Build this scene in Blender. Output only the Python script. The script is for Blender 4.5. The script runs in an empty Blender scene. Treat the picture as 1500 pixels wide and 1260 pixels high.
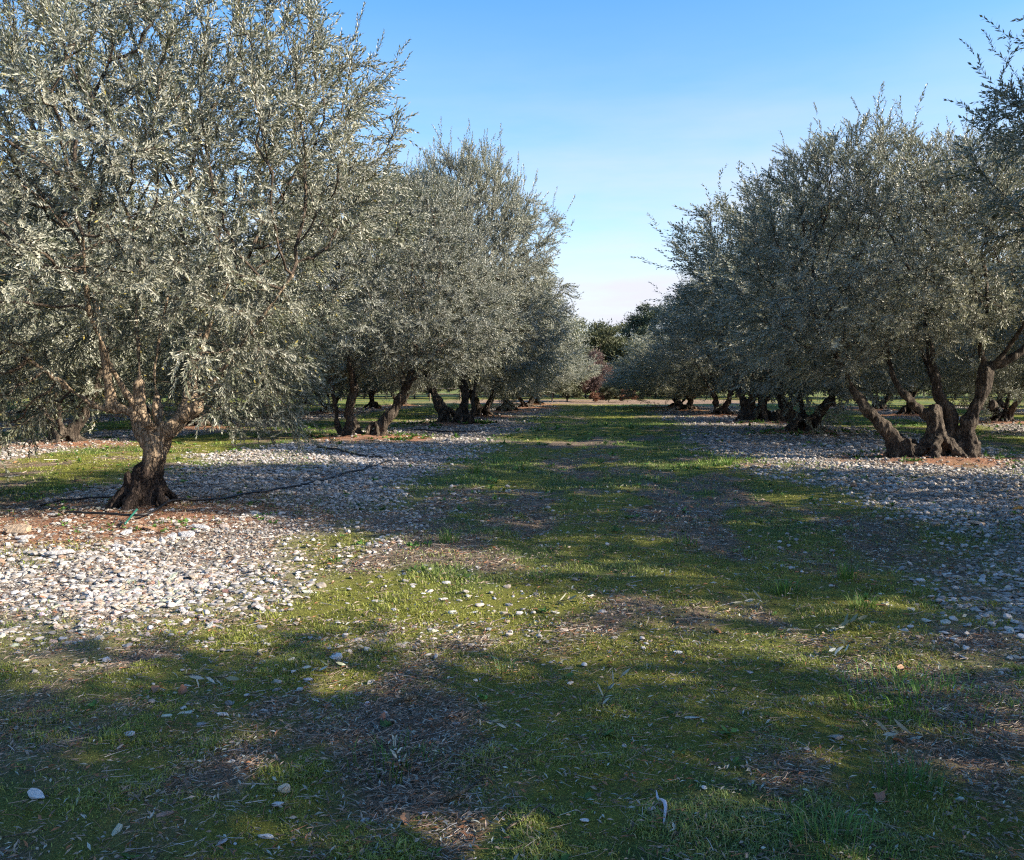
import bpy, math
import numpy as np

scene = bpy.context.scene
COL = scene.collection
R = math.radians

# ------------------------------------------------------------------ camera, sky, sun, exposure
CAM_H = 1.5
cam_d = bpy.data.cameras.new('camera')
cam_d.sensor_width = 36.0
cam_d.lens = 30.0
cam_d.clip_start = 0.05
cam_d.clip_end = 3000.0
cam = bpy.data.objects.new('camera', cam_d)
COL.objects.link(cam)
cam.location = (0, 0, CAM_H)
cam.rotation_euler = (R(90 - 3.2), 0, R(6.16))
scene.camera = cam

SUN_AZ, SUN_EL = 99.0, 25.5          # clockwise from +Y (down the lane), height
world = bpy.data.worlds.new("World")
scene.world = world
world.use_nodes = True
wt = world.node_tree
sky = wt.nodes.new('ShaderNodeTexSky')
sky.sky_type = 'NISHITA'
sky.sun_disc = False
sky.sun_elevation = R(SUN_EL)
sky.sun_rotation = R(SUN_AZ)
sky.dust_density = 0.6
sky.ozone_density = 2.2
hsv = wt.nodes.new('ShaderNodeHueSaturation')
hsv.inputs['Saturation'].default_value = 1.28
wt.links.new(sky.outputs[0], hsv.inputs['Color'])
# thin high cloud, densest low over the end of the lane
tc = wt.nodes.new('ShaderNodeTexCoord')
sep = wt.nodes.new('ShaderNodeSeparateXYZ')
wt.links.new(tc.outputs['Generated'], sep.inputs[0])
mp = wt.nodes.new('ShaderNodeMapping')
mp.inputs['Scale'].default_value = (1.6, 1.6, 9.0)
mp.inputs['Rotation'].default_value = (0, R(6), 0)
wt.links.new(tc.outputs['Generated'], mp.inputs[0])
cn = wt.nodes.new('ShaderNodeTexNoise')
cn.inputs['Scale'].default_value = 1.7
cn.inputs['Detail'].default_value = 6.0
cn.inputs['Roughness'].default_value = 0.55
wt.links.new(mp.outputs[0], cn.inputs[0])
cr = wt.nodes.new('ShaderNodeMapRange')
cr.inputs[1].default_value = 0.30; cr.inputs[2].default_value = 0.72
wt.links.new(cn.outputs[0], cr.inputs[0])
er = wt.nodes.new('ShaderNodeMapRange')          # cloud cover by elevation
er.interpolation_type = 'SMOOTHSTEP'
er.inputs[1].default_value = 0.42; er.inputs[2].default_value = 0.04
er.inputs[3].default_value = 0.0; er.inputs[4].default_value = 1.0
wt.links.new(sep.outputs[2], er.inputs[0])
mu = wt.nodes.new('ShaderNodeMath'); mu.operation = 'MULTIPLY'
wt.links.new(cr.outputs[0], mu.inputs[0]); wt.links.new(er.outputs[0], mu.inputs[1])
ad = wt.nodes.new('ShaderNodeMath'); ad.operation = 'MULTIPLY_ADD'; ad.use_clamp = True
ad.inputs[1].default_value = 0.42
wt.links.new(er.outputs[0], ad.inputs[0]); wt.links.new(mu.outputs[0], ad.inputs[2])
mx = wt.nodes.new('ShaderNodeMix'); mx.data_type = 'RGBA'
mx.inputs[7].default_value = (2.75, 2.8, 3.15, 1)
wt.links.new(ad.outputs[0], mx.inputs[0])
wt.links.new(hsv.outputs[0], mx.inputs[6])
bg = wt.nodes['Background']
bg.inputs[1].default_value = 0.112
wt.links.new(mx.outputs[2], bg.inputs[0])

sun_d = bpy.data.lights.new('sun', 'SUN')
sun_d.energy = 4.3
sun_d.angle = R(0.5)
sun_d.color = (1.0, 0.88, 0.72)
sun = bpy.data.objects.new('sun', sun_d)
COL.objects.link(sun)
sun.rotation_euler = (R(90 - SUN_EL), 0, R(180 - SUN_AZ))
scene.view_settings.view_transform = 'Standard'
scene.view_settings.look = 'None'
scene.view_settings.exposure = 1.55
scene.view_settings.gamma = 1.0
scene.render.engine = 'CYCLES'
scene.cycles.max_bounces = 6
scene.cycles.use_denoising = False
scene.cycles.pixel_filter_type = 'BLACKMAN_HARRIS'
scene.cycles.filter_width = 1.2
scene.cycles.transparent_max_bounces = 4

# ------------------------------------------------------------------ numpy noise
def _h(ix, iy, iz, seed):
    n = (ix.astype(np.int64) * 374761393 + iy.astype(np.int64) * 668265263 + iz.astype(np.int64) * 2147483647 + seed * 974711) & 0xffffffff
    n = ((n ^ (n >> 13)) * 1274126177) & 0xffffffff
    n = ((n ^ (n >> 16)) * 2246822519) & 0xffffffff
    return ((n ^ (n >> 15)) & 0xffffff) / float(0xffffff)

def noise2(x, y, seed=0):
    x = np.asarray(x, float); y = np.asarray(y, float)
    ix = np.floor(x); iy = np.floor(y); fx = x - ix; fy = y - iy
    fx = fx * fx * (3 - 2 * fx); fy = fy * fy * (3 - 2 * fy); z = np.zeros_like(ix)
    a = _h(ix, iy, z, seed); b = _h(ix + 1, iy, z, seed); c = _h(ix, iy + 1, z, seed); d = _h(ix + 1, iy + 1, z, seed)
    return (a + (b - a) * fx) * (1 - fy) + (c + (d - c) * fx) * fy

def fbm2(x, y, seed=0, octv=4, gain=0.5):
    s = 0; a = 1; t = 0; x = np.asarray(x, float); y = np.asarray(y, float)
    for o in range(octv):
        s = s + a * noise2(x + 17.3 * o, y - 9.1 * o, seed + o); t += a; a *= gain
        x, y = (x * 1.6 - y * 1.2), (x * 1.2 + y * 1.6)
    return s / t

def noise3(p, seed=0):
    i = np.floor(p); f = p - i; f = f * f * (3 - 2 * f); r = 0
    for dx in (0, 1):
        for dy in (0, 1):
            for dz in (0, 1):
                w = (f[:, 0] if dx else 1 - f[:, 0]) * (f[:, 1] if dy else 1 - f[:, 1]) * (f[:, 2] if dz else 1 - f[:, 2])
                r = r + w * _h(i[:, 0] + dx, i[:, 1] + dy, i[:, 2] + dz, seed)
    return r

def sstep(a, b, x):
    t = np.clip((x - a) / (b - a), 0, 1)
    return t * t * (3 - 2 * t)

# ------------------------------------------------------------------ mesh helpers
def mesh_np(name, verts, faces, mat=None, smooth=False, colors=None, attrs=None):
    """verts (n,3); faces (m,k) of one size, or a list of such arrays"""
    if not isinstance(faces, (list, tuple)):
        faces = [faces]
    faces = [np.asarray(f, dtype=np.int32) for f in faces if len(f)]
    me = bpy.data.meshes.new(name)
    me.vertices.add(len(verts))
    me.vertices.foreach_set('co', np.ascontiguousarray(verts, dtype=np.float32).ravel())
    nl = sum(f.size for f in faces); nf = sum(len(f) for f in faces)
    me.loops.add(nl); me.polygons.add(nf)
    me.loops.foreach_set('vertex_index', np.concatenate([f.ravel() for f in faces]))
    tot = np.concatenate([np.full(len(f), f.shape[1], dtype=np.int32) for f in faces])
    st = np.concatenate([[0], np.cumsum(tot)[:-1]]).astype(np.int32)
    me.polygons.foreach_set('loop_start', st)
    me.polygons.foreach_set('use_smooth', np.full(nf, smooth, dtype=bool))
    me.update(calc_edges=True)
    if colors is not None:
        ca = me.attributes.new('tint', 'FLOAT_COLOR', 'POINT')
        c4 = np.ones((len(verts), 4), dtype=np.float32); c4[:, :3] = colors
        ca.data.foreach_set('color', c4.ravel())
    for k, v in (attrs or {}).items():
        a = me.attributes.new(k, 'FLOAT', 'POINT')
        a.data.foreach_set('value', np.asarray(v, dtype=np.float32))
    if mat: me.materials.append(mat)
    return me

def link(name, me, parent=None, loc=(0, 0, 0), rot=(0, 0, 0), scale=(1, 1, 1)):
    o = bpy.data.objects.new(name, me)
    COL.objects.link(o)
    o.location = loc; o.rotation_euler = rot; o.scale = scale
    if parent: o.parent = parent
    return o

def tag(o, label=None, cat=None, group=None, kind=None):
    if label: o['label'] = label
    if cat: o['category'] = cat
    if group: o['group'] = group
    if kind: o['kind'] = kind
    return o

def thing(name, label, cat, loc=(0, 0, 0), rotz=0.0, group=None):
    return tag(link(name, None, None, loc, (0, 0, rotz)), label, cat, group)

def norm(v):
    return v / np.maximum(np.linalg.norm(v, axis=-1, keepdims=True), 1e-9)

def tube(path, rad, sides=12, cap=True):
    """one tube along a polyline, parallel transported rings"""
    P = np.asarray(path, float); r = np.asarray(rad, float); n = len(P)
    T = norm(np.gradient(P, axis=0))
    ref = np.array([1.0, 0, 0]) if abs(T[0, 0]) < .9 else np.array([0, 1.0, 0])
    u = norm(np.cross(T[0], ref)); V = []
    for i in range(n):
        u = norm(u - T[i] * np.dot(u, T[i])); v = np.cross(T[i], u)
        a = np.linspace(0, 2 * np.pi, sides, endpoint=False)
        V.append(P[i] + r[i] * (np.cos(a)[:, None] * u + np.sin(a)[:, None] * v))
    V = np.concatenate(V); F = []
    for i in range(n - 1):
        a = i * sides + np.arange(sides); b = i * sides + (np.arange(sides) + 1) % sides
        F.append(np.stack([a, b, b + sides, a + sides], 1))
    F = np.concatenate(F)
    caps = []
    if cap:
        V = np.concatenate([V, P[:1], P[-1:]]); k = len(V)
        a = np.arange(sides); b = (a + 1) % sides
        caps = [np.stack([b, a, np.full(sides, k - 2)], 1), np.stack([a + (n - 1) * sides, b + (n - 1) * sides, np.full(sides, k - 1)], 1)]
    return V, F, (np.concatenate(caps) if cap else np.zeros((0, 3), int))

def join(parts):
    V = []; Q = []; T = []; o = 0
    for v, q, t in parts:
        V.append(v); o2 = o + len(v)
        if len(q): Q.append(np.asarray(q) + o)
        if len(t): T.append(np.asarray(t) + o)
        o = o2
    return np.concatenate(V), [x for x in ((np.concatenate(Q) if Q else []), (np.concatenate(T) if T else [])) if len(x)]

def resample(path, rad, step):
    P = np.asarray(path, float); r = np.asarray(rad, float)
    # Catmull-Rom through the points, then even steps
    n = len(P); E = np.concatenate([[2 * P[0] - P[1]], P, [2 * P[-1] - P[-2]]]); out = []; ro = []
    for i in range(n - 1):
        p0, p1, p2, p3 = E[i:i + 4]
        m = max(2, int(np.linalg.norm(p2 - p1) / step) + 1)
        for t in np.linspace(0, 1, m, endpoint=False):
            out.append(0.5 * ((2 * p1) + (-p0 + p2) * t + (2 * p0 - 5 * p1 + 4 * p2 - p3) * t * t + (-p0 + 3 * p1 - 3 * p2 + p3) * t ** 3))
            ro.append(r[i] * (1 - t) + r[i + 1] * t)
    out.append(P[-1]); ro.append(r[-1])
    return np.array(out), np.array(ro)

# ------------------------------------------------------------------ materials
def new_mat(name):
    m = bpy.data.materials.new(name); m.use_nodes = True
    nt = m.node_tree
    return m, nt, nt.nodes['Principled BSDF'], nt.nodes['Material Output']

def N(nt, kind, **kw):
    n = nt.nodes.new(kind)
    for k, v in kw.items():
        if k.startswith('i_'):
            key = k[2:]; n.inputs[int(key) if key.isdigit() else key.replace('_', ' ')].default_value = v
        else:
            setattr(n, k, v)
    return n

def mixc(nt, fac, a, b, blend='MIX'):
    m = nt.nodes.new('ShaderNodeMix'); m.data_type = 'RGBA'; m.blend_type = blend
    for sock, val in ((m.inputs[0], fac), (m.inputs[6], a), (m.inputs[7], b)):
        if hasattr(val, 'links') or hasattr(val, 'is_linked'): nt.links.new(val, sock)
        elif isinstance(val, (int, float)): sock.default_value = val
        else: sock.default_value = (*val, 1)
    return m.outputs[2]

def rng_map(nt, src, a, b, c=0.0, d=1.0):
    m = nt.nodes.new('ShaderNodeMapRange')
    for i, v in zip((1, 2, 3, 4), (a, b, c, d)): m.inputs[i].default_value = v
    nt.links.new(src, m.inputs[0])
    return m.outputs[0]

def leaf_material(name, top_a, top_b, under_a, under_b, trans=0.2, rough=0.42, old=None):
    m, nt, P, out = new_mat(name)
    geo = N(nt, 'ShaderNodeNewGeometry')
    rnd = geo.outputs['Random Per Island']
    top = mixc(nt, rnd, top_a, top_b)
    if old:
        gt = rng_map(nt, rnd, .955, .965)
        top = mixc(nt, gt, top, old)
    und = mixc(nt, rnd, under_a, under_b)
    no = N(nt, 'ShaderNodeTexNoise', i_Scale=1.3, i_Detail=2.0)
    nt.links.new(N(nt, 'ShaderNodeTexCoord').outputs['Object'], no.inputs['Vector'])
    col = mixc(nt, geo.outputs['Backfacing'], top, und)
    va = rng_map(nt, no.outputs[0], .3, .7, .75, 1.2)
    oi = N(nt, 'ShaderNodeObjectInfo')                       # each tree a little different
    col = mixc(nt, rng_map(nt, oi.outputs['Random'], 0, 1, 0, .3), col, mixc(nt, 1.0, col, (1.08, 1.0, .78), 'MULTIPLY'))
    mv = N(nt, 'ShaderNodeMath', operation='MULTIPLY'); nt.links.new(va, mv.inputs[0])
    rv = N(nt, 'ShaderNodeMath', operation='FRACT'); m7 = N(nt, 'ShaderNodeMath', operation='MULTIPLY'); m7.inputs[1].default_value = 7.3
    nt.links.new(oi.outputs['Random'], m7.inputs[0]); nt.links.new(m7.outputs[0], rv.inputs[0])
    nt.links.new(rng_map(nt, rv.outputs[0], 0, 1, .84, 1.14), mv.inputs[1])
    hv = N(nt, 'ShaderNodeHueSaturation'); nt.links.new(mv.outputs[0], hv.inputs['Value']); nt.links.new(col, hv.inputs['Color'])
    nt.links.new(hv.outputs[0], P.inputs['Base Color'])
    P.inputs['Roughness'].default_value = rough
    P.inputs['Specular IOR Level'].default_value = 0.45
    tr = N(nt, 'ShaderNodeBsdfTranslucent'); nt.links.new(mixc(nt, 1.0, hv.outputs[0], (1.0, 1.0, .75), 'MULTIPLY'), tr.inputs[0])
    ms = N(nt, 'ShaderNodeMixShader', i_0=trans)
    nt.links.new(P.outputs[0], ms.inputs[1]); nt.links.new(tr.outputs[0], ms.inputs[2])
    nt.links.new(ms.outputs[0], out.inputs[0])
    return m

M_LEAF = leaf_material('olive_leaf', (.098, .120, .082), (.20, .22, .158), (.29, .305, .262), (.44, .45, .395), old=(.32, .27, .07))

def bark_material(name, dark, light, zsplit=None, scale=1.0):
    m, nt, P, out = new_mat(name)
    co = N(nt, 'ShaderNodeTexCoord')
    mp_ = N(nt, 'ShaderNodeMapping'); mp_.inputs['Scale'].default_value = (1, 1, .28)
    nt.links.new(co.outputs['Object'], mp_.inputs[0])
    n1 = N(nt, 'ShaderNodeTexNoise', i_Scale=38.0 * scale, i_Detail=8.0, i_Roughness=.65)
    n2 = N(nt, 'ShaderNodeTexNoise', i_Scale=5.0 * scale, i_Detail=4.0)
    vo = N(nt, 'ShaderNodeTexVoronoi', i_Scale=30.0 * scale, feature='DISTANCE_TO_EDGE')
    nd = N(nt, 'ShaderNodeTexNoise', i_Scale=9.0 * scale, i_Detail=4.0); nt.links.new(mp_.outputs[0], nd.inputs['Vector'])
    vm = N(nt, 'ShaderNodeVectorMath', operation='MULTIPLY_ADD'); vm.inputs[1].default_value = (.16, .16, .16)
    nt.links.new(nd.outputs['Color'], vm.inputs[0]); nt.links.new(mp_.outputs[0], vm.inputs[2])
    nt.links.new(mp_.outputs[0], n1.inputs['Vector']); nt.links.new(vm.outputs[0], vo.inputs['Vector'])
    nt.links.new(co.outputs['Object'], n2.inputs['Vector'])
    f1 = rng_map(nt, n1.outputs[0], .3, .7)
    dk = mixc(nt, f1, tuple(c * .55 for c in dark), tuple(c * 1.5 for c in dark))
    lt = mixc(nt, f1, tuple(c * .6 for c in light), tuple(c * 1.15 for c in light))
    if zsplit is not None:
        sp = N(nt, 'ShaderNodeSeparateXYZ'); nt.links.new(co.outputs['Object'], sp.inputs[0])
        ma = N(nt, 'ShaderNodeMath', operation='MULTIPLY_ADD'); ma.inputs[1].default_value = .5
        nt.links.new(n2.outputs[0], ma.inputs[0]); nt.links.new(sp.outputs[2], ma.inputs[2])
        f2 = rng_map(nt, ma.outputs[0], zsplit + .18, zsplit + .36)
    else:
        f2 = rng_map(nt, n2.outputs[0], .42, .62)
    c = mixc(nt, f2, dk, lt)
    ed = rng_map(nt, vo.outputs[0], 0.0, .12)
    c = mixc(nt, ed, mixc(nt, .35, c, (.03, .024, .02)), c)
    nt.links.new(c, P.inputs['Base Color'])
    P.inputs['Roughness'].default_value = .9
    P.inputs['Specular IOR Level'].default_value = .2
    hs = N(nt, 'ShaderNodeMath', operation='ADD'); nt.links.new(n1.outputs[0], hs.inputs[0]); nt.links.new(ed, hs.inputs[1])
    bp = N(nt, 'ShaderNodeBump', i_Strength=1.0, i_Distance=.03)
    nt.links.new(hs.outputs[0], bp.inputs['Height']); nt.links.new(bp.outputs[0], P.inputs['Normal'])
    return m

M_BARK_NEAR = bark_material('bark_dark_below_tan_above', (.060, .044, .036), (.43, .33, .23), zsplit=.56)
M_BARK = bark_material('olive_bark', (.064, .052, .043), (.17, .14, .11))
M_BRANCH = bark_material('branch_bark', (.12, .095, .075), (.26, .2, .15), scale=1.5)
M_TWIG = bark_material('twig_bark', (.15, .135, .1), (.27, .25, .19), scale=2)

# ------------------------------------------------------------------ trees
def shoot_templates(rs, n, pairs, length, leaf_len, leaf_w, rich=False):
    out = []
    for k in range(n):
        L = length * rs.uniform(.8, 1.2)
        bend = rs.uniform(.05, .35)
        s = np.linspace(.06, 1, pairs)
        V = []; F = []; o = 0
        def at(t):
            return np.array([bend * L * t * t * .8, 0.05 * L * math.sin(3 * t + k), L * t * (1 - .12 * t * bend)])
        tw = rs.uniform(0, 6.28)
        for i, t in enumerate(s):
            p = at(t); tan = norm(at(min(t + .02, 1.02)) - at(t))
            tw += 1.57 + rs.normal(0, .25)
            for side in (0, math.pi):
                if rs.rand() < .06: continue
                a = tw + side
                ref = norm(np.cross(tan, [0, 1, .01])); bi = np.cross(tan, ref)
                radial = ref * math.cos(a) + bi * math.sin(a)
                spread = rs.uniform(.55, 1.15) * (1.0 - .45 * t)
                d = norm(tan * math.cos(spread) + radial * math.sin(spread) + rs.normal(0, .1, 3))
                w = norm(np.cross(d, tan)); nn = np.cross(w, d)          # nn leans toward the shoot: upper face
                ll = leaf_len * rs.uniform(.7, 1.15) * (1 - .25 * abs(t - .4)); lw = leaf_w * rs.uniform(.8, 1.2) * .5
                droop = rs.uniform(-.12, .05) * ll
                q0 = p; q3 = p + d * ll - nn * droop * .6
                m1 = p + d * ll * .32; m2 = p + d * ll * .68
                if rich:
                    V += [q0, m1 + w * lw * .85 + nn * lw * .3, m2 + w * lw * .85 + nn * lw * .3, q3, m2 - w * lw * .85 + nn * lw * .3, m1 - w * lw * .85 + nn * lw * .3]
                    F += [[o, o + 5, o + 1], [o + 1, o + 5, o + 4], [o + 1, o + 4, o + 2], [o + 2, o + 4, o + 3]]
                    o += 6
                else:
                    m = p + d * ll * .48
                    V += [q0, m + w * lw + nn * lw * .35, q3, m - w * lw + nn * lw * .35]
                    F += [[o, o + 2, o + 1], [o, o + 3, o + 2]]
                    o += 4
        st = np.array([at(t) for t in (0, .35, .7, 1)])
        out.append((np.array(V), np.array(F), st))
    return out

def colonize(rs, nodes, parents, A, step, di, dk, iters, upbias=.12, wig=.22):
    """space colonization: nodes (list of pos), parents; A attractors"""
    P = [np.array(p) for p in nodes]; par = list(parents)
    Pn = np.array(P); near = np.zeros(len(A), int); nd = np.full(len(A), 1e9)
    for s in range(0, len(A), 2000):
        d = np.linalg.norm(A[s:s + 2000, None] - Pn[None], axis=2); near[s:s + 2000] = d.argmin(1); nd[s:s + 2000] = d.min(1)
    alive = np.ones(len(A), bool); P = list(Pn)
    for it in range(iters):
        act = alive & (nd < di)
        if not act.any(): break
        idx = np.nonzero(act)[0]
        Pn = np.array(P)
        dirs = norm(A[idx] - Pn[near[idx]])
        acc = np.zeros((len(P), 3)); np.add.at(acc, near[idx], dirs)
        g = np.unique(near[idx])
        d = norm(norm(acc[g]) + rs.normal(0, wig, (len(g), 3)) + np.array([0, 0, upbias]))
        new = Pn[g] + d * step
        base = len(P)
        for k in range(len(g)):
            P.append(new[k]); par.append(int(g[k]))
        ai = np.nonzero(alive)[0]
        for s in range(0, len(ai), 3000):
            a = ai[s:s + 3000]
            dd = np.linalg.norm(A[a][:, None] - new[None], axis=2)
            m = dd.min(1); am = dd.argmin(1); b = m < nd[a]
            near[a[b]] = base + am[b]; nd[a[b]] = m[b]
        alive &= nd > dk
    return np.array(P), np.array(par)

def crown_points(rs, n, lobes, zmin_fn, gap=.36, seed=0):
    """random points in a union of ellipsoid lobes (cx,cy,cz,rx,ry,rz,weight) with an uneven skin and holes"""
    out = []
    tot = sum(l[6] for l in lobes)
    for k, (cx, cy, cz, rx, ry, rz, w) in enumerate(lobes):
        need = int(n * w / tot); got = 0; tries = 0
        while got < need and tries < 30:
            tries += 1
            q = rs.uniform(-1.4, 1.4, (need * 4, 3)); rho = np.linalg.norm(q, axis=1)
            dr = norm(q)
            B = .8 + .42 * noise3(dr * 2.1 + 50 + seed * 7 + k * 3, seed) + .22 * noise3(dr * 6 + 90 + k, seed + 5) - .1
            p = q * np.array([rx, ry, rz]) + np.array([cx, cy, cz])
            keep = (rho < B) & ((rho > .5 * B) | (rs.rand(len(q)) < .3))
            keep &= noise3(p * 1.15 + 30, seed + 9) > gap * (.6 + .6 * rs.rand(len(q)))
            keep &= p[:, 2] > zmin_fn(p)
            p = p[keep][:need - got]; out.append(p); got += len(p)
    return np.concatenate(out)

def tree_meshes(name, seed, stems, lobes, zmin_fn, n_attr=4200, step=.17, dk=.24, per_node=2, pairs=10, shoot_len=.27,
                leaf_len=.062, leaf_w=.0135, rich=False, bark=None, voxel=.022, gap=.36, droop=1.0, plume=.3, tip=.0042, leafmat=None, fine=True, slim=1.0, keepout=None):
    rs = np.random.RandomState(seed)
    # --- trunk and main limbs as one continuous remeshed body
    parts = []; nodes = []; par = []; nrad = []
    for (path, rad) in stems:
        rad = [q * slim for q in rad]
        p, r = resample(path, rad, .07)
        wob = np.stack([noise3(p * 3 + 11, seed), noise3(p * 3 + 41, seed), noise3(p * 3 + 71, seed)], 1) - .5
        p = p + wob * np.minimum(r, .08)[:, None] * .8
        rr = r * (1 + .22 * (noise3(p * 5 + 5, seed + 3) - .5) * 2)
        parts.append(tube(p, rr, 16))
        pn, rn = resample(path, rad, .2)
        prev = -1
        for i in range(len(pn)):
            if pn[i][2] < 1.0 and rn[i] > .05: continue
            nodes.append(pn[i]); par.append(prev); nrad.append(rn[i]); prev = len(nodes) - 1
    V, F = join(parts)
    tm = mesh_np('tmp', V, F)
    to = bpy.data.objects.new('tmp', tm); COL.objects.link(to)
    md = to.modifiers.new('r', 'REMESH'); md.mode = 'VOXEL'; md.voxel_size = voxel
    sm = to.modifiers.new('s', 'SMOOTH'); sm.factor = .5; sm.iterations = 2
    dg = bpy.context.evaluated_depsgraph_get()
    trunk = bpy.data.meshes.new_from_object(to.evaluated_get(dg)); trunk.name = name + '_trunk'
    bpy.data.objects.remove(to)
    nv = len(trunk.vertices); co = np.empty(nv * 3, np.float32); no = np.empty(nv * 3, np.float32)
    trunk.vertices.foreach_get('co', co); trunk.vertices.foreach_get('normal', no)
    co = co.reshape(-1, 3).astype(float); no = no.reshape(-1, 3)
    lowf = np.clip(1.25 - co[:, 2] * .45, .35, 1)
    rid = noise3(co * np.array([17, 17, 2.6]) + 7, seed) - .5
    rid2 = noise3(co * np.array([40, 40, 9]) + 17, seed + 1) - .5
    lump = noise3(co * 7 + 27, seed + 2) - .5
    co += no * ((rid * .075 + rid2 * .03 + lump * .06 - .014) * lowf)[:, None]
    trunk.vertices.foreach_set('co', co.astype(np.float32).ravel())
    trunk.polygons.foreach_set('use_smooth', np.ones(len(trunk.polygons), bool))
    trunk.materials.clear(); trunk.materials.append(bark or M_BARK)
    # --- branches
    A = crown_points(rs, n_attr, lobes, zmin_fn, gap, seed)
    if keepout: A = A[~keepout(A)]
    n0 = len(nodes)
    P, pr = colonize(rs, nodes, par, A, step, 1.9, dk, 60)
    n = len(P)
    # pipe radii
    kids = np.zeros(n, int)
    for i in range(n - 1, -1, -1):
        if pr[i] >= 0: kids[pr[i]] += 1
    acc = np.zeros(n); e = 2.25
    for i in range(n - 1, -1, -1):
        if acc[i] == 0: acc[i] = tip ** e
        if pr[i] >= 0: acc[pr[i]] += acc[i]
    rad = acc ** (1 / e)
    rad = np.minimum(rad, .075)
    for i in range(n0): rad[i] = max(min(rad[i], nrad[i]), .7 * nrad[i])
    for i in range(n0, n):
        rad[i] = min(rad[i], rad[pr[i]])
    e_idx = np.arange(n0, n)
    a = P[pr[e_idx]]; b = P[e_idx]
    main = np.zeros(n, bool)                       # the thickest child keeps the parent's ring
    best = {}
    for i in e_idx:
        q = pr[i]
        if q not in best or rad[i] > rad[best[q]]: best[q] = i
    for i in best.values(): main[i] = True
    D = norm(b - a)
    pd = np.where((pr[e_idx] >= n0)[:, None], norm(P[pr[e_idx]] - P[np.maximum(pr[pr[e_idx]], 0)]), D)
    ra = np.where(main[e_idx] & (pr[e_idx] >= n0), rad[pr[e_idx]], rad[e_idx] * 1.05); rb = rad[e_idx]
    bparts = []
    for sel, sides in ((rb >= .013, 7), (rb < .013, 3)):
        if not sel.any(): continue
        if not fine and sides == 3: sel = sel & (rb > .006)
        A0 = a[sel]; B0 = b[sel]; D1 = D[sel]; D0 = norm(pd[sel] + D1 * .6); m = len(A0)
        rings = []
        for C, T, rr in ((A0, D0, ra[sel]), (B0, D1, rb[sel])):
            ref = np.tile(np.array([.31, .52, .79]), (m, 1)); par_ = np.abs((T * ref).sum(1)) > .93
            ref[par_] = (.9, -.3, .1)
            u = norm(np.cross(T, ref)); v = np.cross(T, u)
            ang = np.linspace(0, 2 * np.pi, sides, endpoint=False)
            rings.append(C[:, None] + rr[:, None, None] * (np.cos(ang)[None, :, None] * u[:, None] + np.sin(ang)[None, :, None] * v[:, None]))
        VV = np.concatenate(rings, 1).reshape(-1, 3)
        k = np.arange(sides); q = np.stack([k, (k + 1) % sides, (k + 1) % sides + sides, k + sides], 1)
        FF = (np.arange(m)[:, None, None] * 2 * sides + q[None]).reshape(-1, 4)
        bparts.append((VV, FF, []))
    # --- shoots with leaves
    T = shoot_templates(rs, 10, pairs, shoot_len, leaf_len, leaf_w, rich)
    cand = np.nonzero((rad < .0105) & (np.arange(n) >= n0))[0]
    zlo, zhi = P[:, 2].min(), P[:, 2].max()
    cen = np.array([P[:, 0].mean(), P[:, 1].mean(), 0]); rmax = np.percentile(np.linalg.norm((P - cen)[:, :2], axis=1), 97)
    src = np.repeat(cand, per_node)
    pos = P[src]; edge = norm(P[src] - P[pr[src]])
    pos = pos - edge * step * rs.rand(len(src), 1)
    if keepout:
        ok = ~keepout(pos); src, pos, edge = src[ok], pos[ok], edge[ok]
    rel = pos - cen; rh = np.linalg.norm(rel[:, :2], axis=1) / rmax
    outw = norm(rel * np.array([1, 1, 0])) * np.clip(rh, 0, 1)[:, None]
    t = (pos[:, 2] - zlo) / (zhi - zlo)
    vert = np.interp(t, [0, .25, .5, .75, 1], [-.7 * droop, -.35 * droop, .15, .6, 1.2])
    d = norm(edge * .55 + outw * .55 + rs.normal(0, .42, (len(src), 3)) + np.stack([0 * t, 0 * t, vert], 1))
    # long whips: further shoots end to end, upright at the top and hanging at the skirt
    whip = (rs.rand(len(src)) < plume * np.where(t > .62, .30, np.where(t < .3, .07, .05))) & (kids[src] == 0)
    segs = [(pos, d)]
    wp, wd = pos[whip], d[whip]; wv = vert[whip]
    for s_ in range(3):
        wp = wp + wd * shoot_len * .8
        wd = norm(wd + rs.normal(0, .14, wd.shape) + np.stack([0 * wv, 0 * wv, wv * .5], 1))
        segs.append((wp, wd)); keep = rs.rand(len(wp)) < .75; wp, wd, wv = wp[keep], wd[keep], wv[keep]
    pos = np.concatenate([s[0] for s in segs]); d = np.concatenate([s[1] for s in segs])
    m = len(pos); dn = np.tile(np.array([0, 0, -1.0]), (m, 1)) + rs.normal(0, .5, (m, 3))
    x = norm(dn - d * (dn * d).sum(1, keepdims=True)); y = np.cross(d, x)
    RM = np.stack([x, y, d], 2); sc = rs.uniform(.75, 1.15, m); which = rs.randint(0, len(T), m)
    LV = []; LF = []; o = 0
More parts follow.
